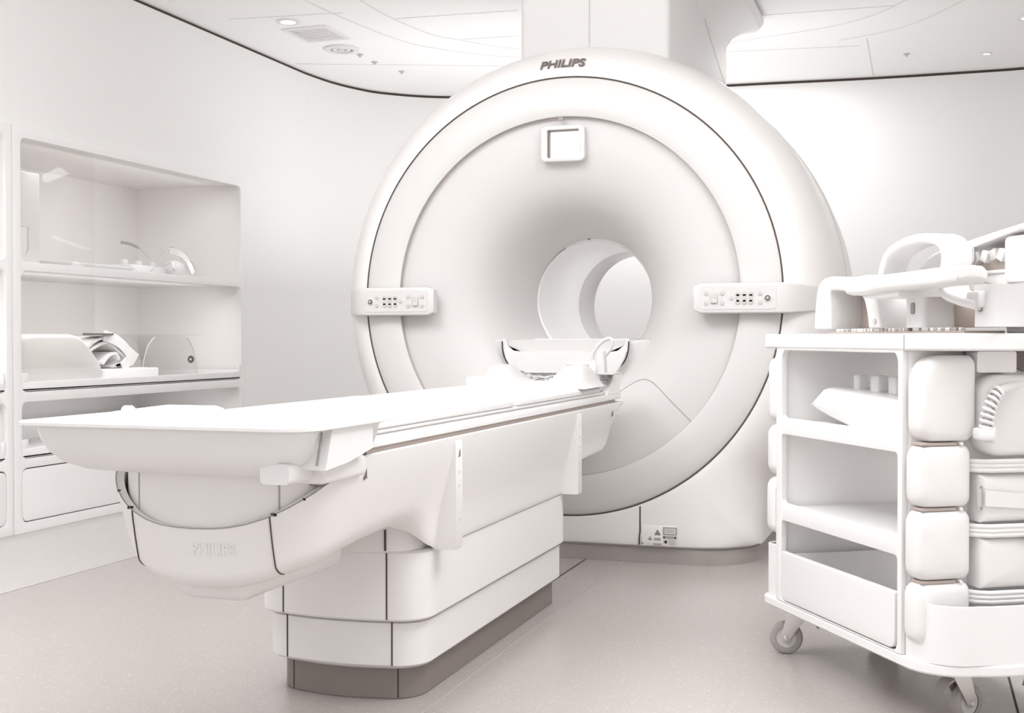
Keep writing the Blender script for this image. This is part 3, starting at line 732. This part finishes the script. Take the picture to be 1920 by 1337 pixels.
# flat tray
rings = [[(x, y, z) for x, y in rrect(-4.62+d, -4.26-d, 5.30+d, 6.02-d, .05)] for z, d in ((S1, .03), (S1+.01, .02), (S1+.028, 0), (S1+.034, 0), (S1+.036, .004))]
tag(obj(loft(rings), 'flat_coil', M['white'], org=(-4.44, 5.66, S1)), 'flat white paddle lying on the top cabinet shelf', 'coil')
t = thing('peg_block', 'low white block with three upright pegs on the top cabinet shelf', 'block', (-4.5, 6.35, S1))
obj(box(-4.62, -4.38, 6.12, 6.60, S1, S1+.065, .008), 'block', M['white'], t)
for y in (6.22, 6.36, 6.50): obj(box(-4.52, -4.485, y-.018, y+.018, S1+.064, S1+.10, .008), 'peg', M['white'], t)
# flexible ring coil: shiny ball and curved bands
t = thing('loop_coil', 'shiny white coil with thin curved wire loops at the right of the top shelf', 'coil', (-4.38, 6.55, S1))
bm = bmesh.new(); bmesh.ops.create_uvsphere(bm, u_segments=20, v_segments=14, radius=1)
bm.transform(Matrix.Translation((-4.38, 6.56, S1+.06)) @ Matrix.Diagonal((.05, .10, .06, 1))); obj(bm, 'body', M['tbl'], t)
def band(pts, w, th): return sweep(catmull(pts, 6), [(-w, -th), (w, -th), (w, th), (-w, th)])
obj(band([(-4.36, 6.47, S1+.165), (-4.34, 6.56, S1+.15), (-4.33, 6.63, S1+.10), (-4.33, 6.68, S1+.035)], .004, .018), 'shiny_band', M['foil'], t)
obj(band([(-4.34, 6.42, S1+.05), (-4.33, 6.45, S1+.075), (-4.33, 6.48, S1+.07)], .01, .02), 'shiny_band', M['foil'], t)
for pts in ([(-4.40, 6.05, S1+.185), (-4.40, 6.22, S1+.165), (-4.40, 6.33, S1+.11)], [(-4.40, 6.52, S1+.17), (-4.42, 6.68, S1+.165), (-4.42, 6.80, S1+.12), (-4.42, 6.84, S1+.075)],
            [(-4.40, 6.42, S1+.12), (-4.41, 6.52, S1+.19), (-4.43, 6.62, S1+.20)], [(-4.355, 6.28, S1+.03), (-4.37, 6.40, S1+.12), (-4.43, 6.50, S1+.19)]):
    obj(tube(catmull(pts, 5), .003, 6), 'wire_loop', M['ltgrey'], t)
obj(band([(-4.40, 6.05, S1+.187), (-4.40, 6.14, S1+.182), (-4.40, 6.22, S1+.167)], .003, .008), 'wire_clip', M['grey'], t)

# second shelf
def wedge_cushion():
    prof = [(4.93, .0), (5.58, .0), (5.63, .02), (5.655, .06), (5.62, .12), (5.52, .215), (5.46, .255), (5.40, .268), (5.10, .268), (4.96, .25), (4.93, .2)]
    prof = [(y, S2+z) for y, z in prof]
    rings = []
    c = (5.25, S2+.12)
    for x, k in ((-4.24, .86), (-4.228, .93), (-4.235, .80)): pass
    for x, k in ((-4.60, .90), (-4.585, .96), (-4.56, 1), (-4.26, 1), (-4.235, .97), (-4.222, .92), (-4.218, .86)):
        rings.append([(x, c[0]+(y-c[0])*(1-(1-k)*.5), S2+.012+(z-S2-.012)*(1-(1-k)*.6) if z > S2+.001 else S2+(1-k)*.12) for y, z in prof])
    return loft(rings)
o = obj(wedge_cushion(), 'wedge_cushion', M['cush'], ang=50, org=(-4.4, 5.25, S2)); tag(o, 'big white rounded wedge cushion on the second cabinet shelf', 'cushion')
b_ = obj(box(-4.64, -4.28, 5.74, 6.24, S2, S2+.075, .006), 'flat_box', M['cab'], org=(-4.46, 5.99, S2)); tag(b_, 'low white box under the strapped folded pads on the second shelf', 'box')
t = thing('folded_pads', 'bundle of folded grey-white pads held by a white strap, on the low box', 'pad bundle', (-4.45, 5.96, S2+.0755))
Z0 = S2+.0755
def fold(off, th, m, nm):
    pts = [(-4.45, 5.62+off*.6, Z0+.085-off*.3), (-4.45, 5.72+off*.4, Z0+.15-off), (-4.45, 5.84, Z0+.175-off), (-4.45, 5.94-off*.2, Z0+.13-off), (-4.45, 6.02-off*.2, Z0+.065-off*.6), (-4.45, 5.99-off*.2, Z0+.03), (-4.45, 5.90, Z0+.012)]
    bm = sweep(catmull(pts, 6), [(-.11, -th), (.11, -th), (.11, th), (-.11, th)]); obj(bm, nm, m, t)
fold(.0, .008, M['cush'], 'pad'); fold(.028, .008, M['tbl'], 'pad')
bm = sweep(catmull([(-4.45, 5.80, Z0+.03), (-4.45, 5.86, Z0+.075), (-4.45, 5.92, Z0+.085), (-4.45, 5.95, Z0+.05)], 6), [(-.11, -.008), (.11, -.008), (.11, .008), (-.11, .008)]); obj(bm, 'pad', M['cush'], t)
obj(loft([[(x, y, z) for y, z in ((5.93, Z0+.001), (6.10, Z0+.012), (6.16, Z0+.075), (6.08, Z0+.12), (5.98, Z0+.13))] for x in (-4.60, -4.36)]), 'pad', M['tbl'], t)
obj(band([(-4.335, 5.80, Z0+.187), (-4.332, 5.93, Z0+.15), (-4.33, 6.03, Z0+.07), (-4.33, 5.96, Z0+.006)], .004, .03), 'strap', M['white'], t)
obj(box(-4.42, -4.31, 5.72, 5.86, Z0+.188, Z0+.20, .005), 'buckle', M['letter'], t)
# clear acrylic stand
t = thing('acrylic_stand', 'clear acrylic bridge stand at the right of the second cabinet shelf', 'stand', (-4.55, 6.35, S2))
def acr(y0, y1, x0, x1, zt):
    pts = catmull([(0, y0, S2), (0, y0+.015, S2+.08), (0, y0+.05, S2+.19), (0, y0+.11, S2+zt), (0, y0+.2, S2+zt+.015), (0, y1-.2, S2+zt+.015), (0, y1-.11, S2+zt), (0, y1-.05, S2+.19), (0, y1-.015, S2+.08), (0, y1, S2)], 5)
    return plate([(p.y, p.z) for p in pts]+[(p.y+(6.56-p.y)*.03, max(S2, p.z-.006)) for p in reversed(pts)], [], 'X', x0, x1)
obj(acr(6.27, 6.86, -4.82, -4.42, .25), 'acrylic_arch', M['acryl'], t)
obj(tube(catmull([(-4.418, 6.27, S2), (-4.418, 6.285, S2+.1), (-4.418, 6.33, S2+.20), (-4.418, 6.40, S2+.255)], 5), .004, 6), 'arch_edge', M['ltgrey'], t)
obj(tube(catmull([(-4.418, 6.86, S2), (-4.418, 6.845, S2+.1), (-4.418, 6.81, S2+.19), (-4.418, 6.75, S2+.25)], 5), .003, 6), 'arch_edge', M['ltgrey'], t)
obj(box(-4.84, -4.40, 6.19, 6.88, S2+.266, S2+.272, .002), 'acrylic_top', M['acryl'], t)

# ------------------------------------------------------------------ trolley
RT = math.radians(32.8)
TP = (-.04, 3.13, 0)
MT = Matrix.Translation(TP) @ Matrix.Rotation(RT, 4, 'Z')
def tloc(x, y, z): return tuple(MT @ Vector((x, y, z)))
W = .50
tro = thing('coil_trolley', 'white wheeled trolley with open shelves at the right of the table', 'trolley', tloc(W/2, .3, 0), RT)
def to(bm, name, m, parent=None, **k): return obj(bm, name, m, parent or tro, pre=MT, **k)
def slabplan(d=0., near=.155, far=.765):
    pts = []
    rn = .12
    # y is along the trolley (near end negative); x across
    P = []
    P += [(0-d, .70)]
    n = 8
    P = []
    for (cx, cy, a0) in ((rn, -near+rn+.02, PI), ):
        for i in range(n+1):
            a = a0+PI/2*i/n; P.append((cx+(rn+d)*math.cos(a), cy+(rn+d)*math.sin(a)))
    for i in range(1, 8):
        x = rn+(W-2*rn)*i/8; P.append((x, -near+.02-d-.02*(1-((x-W/2)/(W/2-rn))**2)))
    for i in range(n+1):
        a = -PI/2+PI/2*i/n; P.append((W-rn+(rn+d)*math.cos(a), -near+rn+.02+(rn+d)*math.sin(a)))
    rf = .03
    for (cx, cy, a0) in ((W-rf, far-rf, 0), (rf, far-rf, PI/2)):
        for i in range(n+1):
            a = a0+PI/2*i/n; P.append((cx+(rf+d)*math.cos(a), cy+(rf+d)*math.sin(a)))
    return P
def slab3(z0, z1, name):
    e = .005
    return to(loft([[(x, y, z) for x, y in slabplan(d)] for z, d in ((z0, -e), (z0+e, 0), (z1-e, 0), (z1, -e))]), name, M['cart'])
top = slab3(.921, .963, 'top_slab'); bot = slab3(.150, .178, 'bottom_slab')
to(box(-.0015, .001, -.010, -.0075, .924, .960, 0), 'slab_seam', M['seamlt'])
# face frames left and right, with their openings
hl = [rrect(.019, .634, z0, z1, [.012, .03, .03, .012], 5) for z0, z1 in ((.7185, .9195), (.468, .671), (.31, .418))]
hd = rrect(.024, .634, .170, .326, [.025, .004, .004, .025], 5)
for x0, x1 in ((.0005, .018), (W-.018, W-.0005)):
    to(plate(rrect(.0, .668, .178, .9205, .003, 2), [rrect(.019, .634, .7185, .9195, [.01, .03, .03, .01], 5), rrect(.019, .634, .468, .671, .012, 5), rrect(.019, .634, .182, .418, [.02, .012, .012, .02], 5)], 'X', x0, x1, .0015), 'face_frame', M['cart'])
carc = join(box(.018, W-.018, .0, .016, .178, .92, .001), box(.018, W-.018, .652, .668, .178, .92, .001))
to(carc, 'end_panel', M['cartin'])
for z0, z1 in ((.672, .712), (.42, .462)):
    to(box(.003, W-.003, .016, .652, z0, z1-.012, .002), 'shelf', M['cart'])
    to(join(box(.012, .44, .03, .64, z1-.012, z1-.006, .001), box(.003, .012, .02, .634, z1-.012, z1+.004, .002)), 'shelf_tray', M['white'])
    to(box(.0018, .004, .40, .455, z1-.018, z1-.004, .002), 'finger_grip', M['ltgrey'])
to(plate(rrect(.026, .630, .186, .327, [.024, .006, .006, .024], 5), [], 'X', -.002, .014, .002), 'drawer_front', M['white'])
to(box(.014, .46, .03, .63, .186, .192, 0), 'drawer_base', M['cartin'])
to(box(.014, .46, .036, .042, .19, .318, .001), 'drawer_side', M['white']); to(box(.014, .46, .618, .626, .19, .318, .001), 'drawer_side', M['white'])
to(cyl((.10, .30, .9205), (0, 0, -1), .004, .003, 10), 'screw', M['grey'])
# end bins
def bin_(near=True):
    if near:
        P = [(.012, -.002)]
        P += [(.112+.10*math.cos(PI+PI/2*i/8), -.035+.10*math.sin(PI+PI/2*i/8)) for i in range(9)]
        P += [(.112+(W-.224)*i/6, -.135-.012*(1-((i-3)/3)**2)) for i in range(1, 6)]
        P += [(W-.112+.10*math.cos(-PI/2+PI/2*i/8), -.035+.10*math.sin(-PI/2+PI/2*i/8)) for i in range(9)]
        P += [(W-.012, -.002)]
        zt = lambda i, p: .318+.03*smooth(-.085, -.005, p[1])*(1 if p[0] < .1 else 1)
    else:
        P = [(.012, .67)]+[(.035+.025*math.cos(PI-PI/2*i/6), .73+.025*math.sin(PI-PI/2*i/6)) for i in range(7)]+[(W-.035+.025*math.cos(PI/2-PI/2*i/6), .73+.025*math.sin(PI/2-PI/2*i/6)) for i in range(7)]+[(W-.012, .67)]
        zt = lambda i, p: .335
    Pn = densify(P, .012)
    inn = offs(Pn, .006 if near else -.006)
    rings = [[(a[0], a[1], .178), (a[0], a[1], zt(0, a)-.002), ((a[0]+b[0])/2, (a[1]+b[1])/2, zt(0, a)), (b[0], b[1], zt(0, a)-.002), (b[0], b[1], .178)] for a, b in zip(Pn, inn)]
    return loft(rings)
to(bin_(True), 'end_bin', M['cart'], ang=50); to(bin_(False), 'end_bin', M['cart'], ang=50)
# casters
def caster(x, y, ang):
    z = .052
    mm = Matrix.Translation((x, y, 0)) @ Matrix.Rotation(ang, 4, 'Z')
    def tc(bm, nm, m, par): bm.transform(mm); return to(bm, nm, M[m], par)
    # wheel axis along local y; trail in +x
    R = .049
    prof = [(-.013, .030), (-.013, .042), (-.010, .047), (-.004, R), (.004, R), (.010, .047), (.013, .042), (.013, .030)]
    bm = loft([[(.03+r*math.cos(2*PI*i/36), w_, R+.0+r*math.sin(2*PI*i/36)) for i in range(36)] for w_, r in prof], True, False, False)
    wh = tc(bm, 'caster', 'tyre', tro)
    bm = loft([[(.03+r*math.cos(2*PI*i/28), w_, R+r*math.sin(2*PI*i/28)) for i in range(28)] for w_, r in ((-.009, .031), (-.011, .030), (-.011, .012), (-.014, .011), (-.014, .004), (.014, .004), (.014, .011), (.011, .012), (.011, .030), (.009, .031))])
    tc(bm, 'wheel_hub', 'ltgrey', wh)
    for s in (-1, 1):
        bm = plate([(-.03, .136), (.022, .136), (.044, .060), (.040, .042), (.030, .038), (.020, .042), (-.016, .095), (-.032, .120)], [], 'Y', s*.018-.0015, s*.018+.0015, .0006)
        tc(bm, 'fork_plate', 'metal', wh)
    tc(join(box(-.032, .024, -.0195, .0195, .132, .140, .003), cyl((0, 0, .138), (0, 0, 1), .016, .013, 16)), 'fork_crown', 'metal', wh)
    tc(cyl((.03, -.024, R), (0, 1, 0), .007, .048, 12, .002), 'axle', 'metal', wh)
    bm = sweep(catmull([(-.028, 0, .115), (-.05, 0, .105), (-.066, 0, .085)], 4), [(-.017, -.003), (.017, -.003), (.017, .003), (-.017, .003)])
    tc(bm, 'brake_lever', 'grey', wh)
for x, y, a in ((.085, .70, PI-.55), (.155, -.005, .25), (W-.085, .70, PI-.4), (W-.1, -.005, .4)): caster(x, y, a)

# torso coil hung on the near end
cs = thing('torso_coil', 'white ribbed torso coil of stacked pads hanging on the near end of the trolley', 'coil', tloc(.22, -.045, .20), RT)
def tcz(bm, name, m, parent=None, **k): return obj(bm, name, m, parent or cs, pre=MT, **k)
tcz(box(.10, .46, -.022, -.002, .215, .90, .006), 'backing', M['cush'])
# pads: the top one has a large rounded shoulder
bm = loft([[(x, y, z) for x, z in rrect(.006+d, .160-d, .702+d, .910-d, [.03, .02, .065, .04], 6)] for y, d in ((-.012, .004), (-.02, 0), (-.055, 0), (-.066, .004), (-.073, .012), (-.076, .022))])
tcz(bm, 'pad', M['cush'], ang=60)
for z0, z1, x0 in ((.544, .694, .002), (.369, .537, .0), (.215, .363, -.002)):
    bm = loft([[(x, y, z) for x, z in rrect(x0+d, .147-d, z0+d, z1-d, [.02, .02, .03, .03], 5)] for y, d in ((-.012, .004), (-.02, 0), (-.055, 0), (-.066, .004), (-.073, .012), (-.076, .022))])
    tcz(bm, 'pad', M['cush'], ang=60)
for z in (.6975, .5405, .3655):
    tcz(box(.015, .108, -.066, -.02, z-.004, z+.003, .001), 'pad_gap', M['taupe'])
    tcz(cyl((.118, -.05, z), (0, -1, 0), .004, .022, 10), 'hinge_pin', M['white'])
for z0, z1 in ((.664, .862), (.505, .622), (.345, .468), (.222, .306)):
    top_ = [.004, .004, .05, .05] if z0 > .6 else .004
    bm = loft([[(x, y, z) for x, z in rrect(.168+d, .44-d, z0+d, z1-d, top_, 6)] for y, d in ((-.02, 0), (-.068, 0), (-.078, .006), (-.082, .016))])
    tcz(bm, 'panel', M['cush'], ang=60)
for zc3 in (.643, .486, .325):
    for k in (-1, 0, 1):
        bm = sweep([(.150, -.045, zc3+k*.0105), (.165, -.07, zc3+k*.0105), (.19, -.083, zc3+k*.0105), (.30, -.087, zc3+k*.0105), (.42, -.083, zc3+k*.0105)], circ(.0062, 10))
        tcz(bm, 'rib', M['cush'], ang=60)
tcz(loft([[(x, y, z) for x, z in rrect(.163, .272, .868, .919, .006)] for y in (-.02, -.06, -.066)]), 'neck_block', M['cush'])
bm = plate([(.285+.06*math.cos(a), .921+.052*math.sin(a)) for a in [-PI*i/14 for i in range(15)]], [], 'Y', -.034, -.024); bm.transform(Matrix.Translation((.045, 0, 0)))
tcz(bm, 'opening_shade_plate', M['letter'])  # dark plate in place of the shade inside the handle cut-out
# strap and buckle
tcz(loft([[(x, y, z) for y, z in ((-.088, z0), (-.092, z0), (-.092, z1), (-.088, z1))] for x, z0, z1 in ((.170, .548, .586), (.30, .537, .573), (.43, .53, .562))]), 'strap', M['cush'])
bk = tcz(box(.157, .170, -.082, -.07, .535, .600, .004), 'buckle', M['ltgrey'])
for z in (.542, .593): tcz(cyl((.1635, -.082, z), (0, -1, 0), .003, .002, 10), 'buckle_screw', M['grey'], bk)
# plug with a coiled cable
pg = catmull([(.30, -.07, .842), (.262, -.08, .838), (.225, -.095, .832), (.195, -.105, .824), (.178, -.11, .808), (.165, -.112, .785), (.158, -.112, .76), (.155, -.112, .735)], 6)
tcz(tube(pg[:20], .010, 10), 'cable', M['cush'])
hel = []
path3 = pg[17:43]
nT = 8
for i in range(len(path3)*6-5):
    f = i/6; k = min(int(f), len(path3)-2); p = path3[k].lerp(path3[k+1], f-k)
    tdir = (path3[k+1]-path3[k]).normalized(); s_ = tdir.cross(Vector((0, 1, 0))).normalized(); w2 = s_.cross(tdir)
    a = 2*PI*nT*i/(len(path3)*6-6); hel.append(p+s_*.0135*math.cos(a)+w2*.0135*math.sin(a))
tcz(tube(hel, .0042, 8), 'strain_relief', M['white'])
tcz(tube(pg[18:], .008, 8), 'cable_core', M['ltgrey'])
tcz(box(.136, .172, -.13, -.082, .708, .738, .008, 3), 'connector', M['white'])
tcz(box(.168, .186, -.115, -.078, .700, .742, .008, 3), 'connector_dock', M['cush'])
bm = bmesh.new(); bmesh.ops.create_uvsphere(bm, u_segments=24, v_segments=16, radius=1); bm.transform(Matrix.Translation((.316, -.10, .478)) @ Matrix.Diagonal((.034, .028, .036, 1)))
tcz(bm, 'knob', M['white'], ang=60)

ct = thing('torso_coil', 'white padded coil on the far end of the trolley, only its edge showing', 'coil', tloc(.22, .71, .30), RT)
for z0, z1, x0 in ((.702, .895, .0), (.544, .694, -.002), (.369, .537, -.004)):
    bm = loft([[(x, y, z) for x, z in rrect(x0+d, .147-d, z0+d, z1-d, [.02, .02, .03, .03], 5)] for y, d in ((.670, .004), (.678, 0), (.715, 0), (.728, .006), (.734, .02))])
    obj(bm, 'pad', M['cush'], ct, pre=MT, ang=60)
obj(box(.10, .46, .669, .685, .36, .89, .006), 'backing', M['cush'], ct, pre=MT)

# coil resting on the top shelf of the trolley
cc = thing('foot_coil', 'white boat-shaped coil with three pegs on the top shelf of the trolley', 'coil', tloc(.12, .25, .706), RT)
def tcc(bm, name, m, parent=None, **k): return obj(bm, name, m, parent or cc, pre=MT, **k)
prof = [(.60, .760), (.575, .775), (.525, .806), (.495, .812), (.25, .802), (.03, .79), (.03, .7065), (.33, .7065), (.38, .712), (.47, .728), (.55, .745)]
bm = loft([[(x, .27+(y-.27)*k, .745+(z-.745)*k if z > .707 else z) for y, z in prof] for x, k in ((.060, .82), (.064, .92), (.075, .98), (.09, 1), (.20, 1), (.215, .98), (.23, .9))])
tcc(bm, 'shell', M['white'], ang=45)
for y, hw_ in ((.425, .015), (.33, .021), (.24, .021)): tcc(box(.12, .155, y-hw_, y+hw_, .80, .850, .008, 3), 'peg', M['white'])
tcc(box(.066, .10, .23, .36, .7065, .716, .003), 'foot', M['grey'])

# coils standing on the trolley top
ZTp = .9635
rk = thing('connector_rail', 'long low connector strip with small plugs along the trolley top', 'connector strip', tloc(.30, .25, ZTp), RT)
def trk(bm, name, m, parent=None, **k): return obj(bm, name, m, parent or rk, pre=MT, **k)
trk(box(.13, .244, -.06, .60, ZTp, ZTp+.006, .001), 'strip', M['taupe'])
random.seed(7)
y = .56; k = 0
while y > -.05:
    wd = random.choice((.008, .012, .018, .03)); m_ = random.choice(('white', 'white', 'ltgrey', 'taupe', 'cush'))
    trk(box(.135, .15, y-wd, y, ZTp+.005, ZTp+.0145, .002), 'plug', M[m_]); y -= wd+random.choice((.006, .01, .02)); k += 1
def arch_coil(nm, label, ua, ub, h, depth0, depth1, lw):
    """arch-shaped shoulder coil: profile along the trolley, extruded across it"""
    t = thing(nm, label, 'coil', tloc((depth0+depth1)/2, (ua+ub)/2, ZTp+.006), RT, 'shoulder coils on the trolley top')
    return t
def tq(t): return lambda bm, name, m, parent=None, **k: obj(bm, name, m, parent or t, pre=MT, **k)
ZL = ZTp+.0145
t = arch_coil('arch_coil', 'white arch-shaped coil on two legs at the far end of the trolley top', .64, .30, .16, .12, .24, .05)
T = tq(t)
def legprof(pts, x0, x1, e=.008):
    P = [(p.x, p.y) for p in catmull([(a, b, 0) for a, b in pts], 4)] 
    return P
outl = [(.665, ZL), (.660, ZL+.06), (.650, ZL+.11), (.640, ZL+.128), (.615, ZL+.146), (.57, ZL+.152), (.53, ZL+.147), (.47, ZL+.132), (.37, ZL+.125), (.33, ZL+.11), (.31, ZL+.06), (.300, ZL)]
inn = [(.36, ZL), (.37, ZL+.045), (.39, ZL+.085), (.43, ZL+.103), (.50, ZL+.108), (.56, ZL+.112), (.575, ZL+.105), (.572, ZL+.07), (.57, ZL+.03), (.572, ZL)]
po = [(p.x, p.y) for p in catmull([(a, b, 0) for a, b in outl], 4)]+[(p.x, p.y) for p in catmull([(a, b, 0) for a, b in inn], 4)]
T(plate(po, [], 'X', .12, .235, .008), 'arch', M['coil'], ang=60)
T(box(.222, .232, .36, .575, ZL, ZL+.118, .002), 'inner_face', M['taupe'])  # shade inside the arch put into a darker taupe back plate
T(cyl((.119, .325, ZL+.018), (-1, 0, 0), .008, .002, 12), 'screw', M['ltgrey'])

t = arch_coil('loop_handle_coil', 'white coil with a flat paddle and a big looped handle on the trolley top', .3, -.1, .2, .1, .2, .05)
T = tq(t)
# legs
for ua, ub, nmn in ((.205, .125, 0), (-.085, -.150, 1)):
    bm = loft([[(x, y, z) for x, y in rrect(.135, .24, ub-d, ua+d*.4, .015)] for z, d in ((ZL, .004), (ZL+.05, 0), (ZL+.10, .01))])
    T(bm, 'leg', M['coil'], ang=50)
    T(plate(rrect((ua+ub)/2-.008, (ua+ub)/2+.007, ZL+.035, ZL+.065, .006), [], 'X', .131, .1355), 'latch_slot', M['grey'])
T(box(.228, .238, -.09, .13, ZL, ZL+.095, .002), 'inner_face', M['taupe'])  # darker taupe plate for the shade between the legs
# paddle
bm = loft([[(x, u-.17, zc4-.008+z) for x, z in rrect(.030, .108, -hh, hh, min(.012, hh*.9), 4)] for u, zc4, hh in ((.500, ZL+.118, .010), (.495, ZL+.118, .019), (.47, ZL+.119, .024), (.40, ZL+.121, .026), (.33, ZL+.122, .021), (.22, ZL+.124, .021), (.10, ZL+.126, .022), (.0, ZL+.128, .021), (-.01, ZL+.129, .012))])
T(bm, 'paddle', M['coil'], ang=50)
bm = loft([[(x, u, z) for x, z in rrect(.05, .21, ZL+.078, zt, .008, 3)] for u, zt in ((.27, ZL+.095), (.22, ZL+.10), (.10, ZL+.102))])
T(bm, 'paddle_support', M['tbl'], ang=50)
# looped handle: band around the paddle
lp = catmull([(.150, .292, ZL+.125), (.150, .28, ZL+.165), (.150, .25, ZL+.20), (.150, .17, ZL+.222), (.150, .08, ZL+.224), (.150, .02, ZL+.208), (.150, .0, ZL+.17), (.150, .012, ZL+.12), (.150, .005, ZL+.085), (.150, -.05, ZL+.066), (.150, -.125, ZL+.052)], 7)
T(sweep(lp, [(a, b) for a, b in rrect(-.013, .013, -.040, .040, .011, 3)] , up=Vector((1, 0, 0))), 'loop_handle', M['coil'], ang=50)
lp = catmull([(.222, .25, ZL+.13), (.222, .20, ZL+.165), (.222, .13, ZL+.182), (.222, .06, ZL+.183)], 6)
T(sweep(lp, [(a, b) for a, b in rrect(-.022, .022, -.02, .02, .010, 3)], up=Vector((1, 0, 0))), 'rear_band', M['coil'], ang=50)
T(box(.115, .175, -.135, -.085, ZL+.045, ZL+.085, .008), 'handle_clip', M['coil'])

t = thing('head_coil', 'white head coil with an open visor showing connectors, on the trolley top', 'coil', tloc(.32, -.05, ZTp), RT)
T = tq(t)
bo = [(-.053, ZTp), (-.049, ZTp+.04), (-.042, ZTp+.075), (-.028, ZTp+.10), (.0, ZTp+.118), (.05, ZTp+.128), (.085, ZTp+.134), (.098, ZTp+.146), (.0, ZTp+.150), (-.25, ZTp+.150), (-.25, ZTp)]
T(plate(bo, [], 'X', .25, .44, .008), 'body', M['cush'], ang=60)
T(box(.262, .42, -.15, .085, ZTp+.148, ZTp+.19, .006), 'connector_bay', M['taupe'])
vis = [(.150, ZTp+.195), (.14, ZTp+.212), (.09, ZTp+.236), (.0, ZTp+.248), (-.12, ZTp+.262), (-.12, ZTp+.25), (-.02, ZTp+.232), (.08, ZTp+.215), (.13, ZTp+.193)]
T(plate(vis, [], 'X', .245, .44, .003), 'visor', M['coil'], ang=50)
T(box(.245, .262, -.075, .105, ZTp+.147, ZTp+.156, .002), 'visor_sill', M['coil'])
T(box(.24, .44, -.16, -.055, ZTp+.12, ZTp+.235, .012), 'side_cover', M['coil'])
for u, z, a, m_ in ((.10, .18, .3, 'cush'), (.065, .178, -.5, 'ltgrey'), (.03, .18, .4, 'white'), (-.005, .182, -.3, 'ltgrey'), (-.035, .18, .5, 'cush')):
    bm = box(-.012, .012, -.012, .012, -.014, .014, .003); bm.transform(Matrix.Translation((.258, u, ZTp+z+.012)) @ Matrix.Rotation(a, 4, 'X')); T(bm, 'connector', M[m_])
T(cyl((.262, .02, ZTp+.03), (-1, 0, 0), .008, .003, 14), 'screw', M['ltgrey'])

# ------------------------------------------------------------------ light
def area(name, loc, sx, sy, power, col=(.965, .985, 1), rot=(0, 0, 0)):
    l = bpy.data.lights.new(name, 'AREA'); l.shape = 'RECTANGLE'; l.size = sx; l.size_y = sy; l.energy = power; l.color = col
    o = bpy.data.objects.new(name, l); C.objects.link(o); o.location = loc; o.rotation_euler = rot
    return o
UP = (PI, 0, 0)
area('ceiling_panel_light', (.75, 3.1, HC-.02), .9, 1.5, 40)
area('ceiling_panel_light', (-2.35, 2.7, HC-.02), 1.0, 1.4, 38)
area('ceiling_panel_light', (-1.35, 8.5, HC-.02), 1.6, .8, 22)
area('added_ceiling_uplight', (-.9, 2.1, 2.2), 3.2, 3.0, 110, rot=UP)  # added uplight, out of view, to brighten the ceiling
area('added_back_uplight', (-2.0, 7.6, 1.3), 2.8, .9, 21, rot=UP)  # added lamp hidden behind the scanner, lifts ceiling and walls
area('added_bore_fill', (CX, 6.25, CZ+.268), .06, .6, .9)  # added lamp to brighten the inside of the bore
for y0 in (CAB0, CAB0-CABW):
    for z, p in ((1.87, 2.0), (1.225, 3.2), (.595, 1.6)):
        area('added_shelf_fill', (-4.20, y0+CABW/2-.05, z), .04, 1.7, p, rot=(0, math.radians(42), 0))  # added unseen strips that brighten the cabinet interiors
wd = bpy.data.worlds.new('room_world'); SC.world = wd; wd.use_nodes = True
bg = wd.node_tree.nodes['Background']; bg.inputs[0].default_value = (.97, .985, 1, 1); bg.inputs[1].default_value = 1.15

# ------------------------------------------------------------------ camera
cam = bpy.data.cameras.new('camera'); co = bpy.data.objects.new('camera', cam); C.objects.link(co)
cam.sensor_width = 36; cam.sensor_fit = 'HORIZONTAL'; cam.lens = 2300*36/1920; cam.clip_start = .05
co.location = (0, 0, .95); co.rotation_euler = (PI/2-math.atan(33.5/2300), 0, math.atan(764/2300))
SC.camera = co
SC.view_settings.view_transform = 'Standard'; SC.view_settings.look = 'None'; SC.view_settings.gamma = 1
SC.view_settings.use_curve_mapping = False
SC.view_settings.exposure = 0.17
SC.cycles.max_bounces = 10; SC.cycles.diffuse_bounces = 6; SC.cycles.use_denoising = True
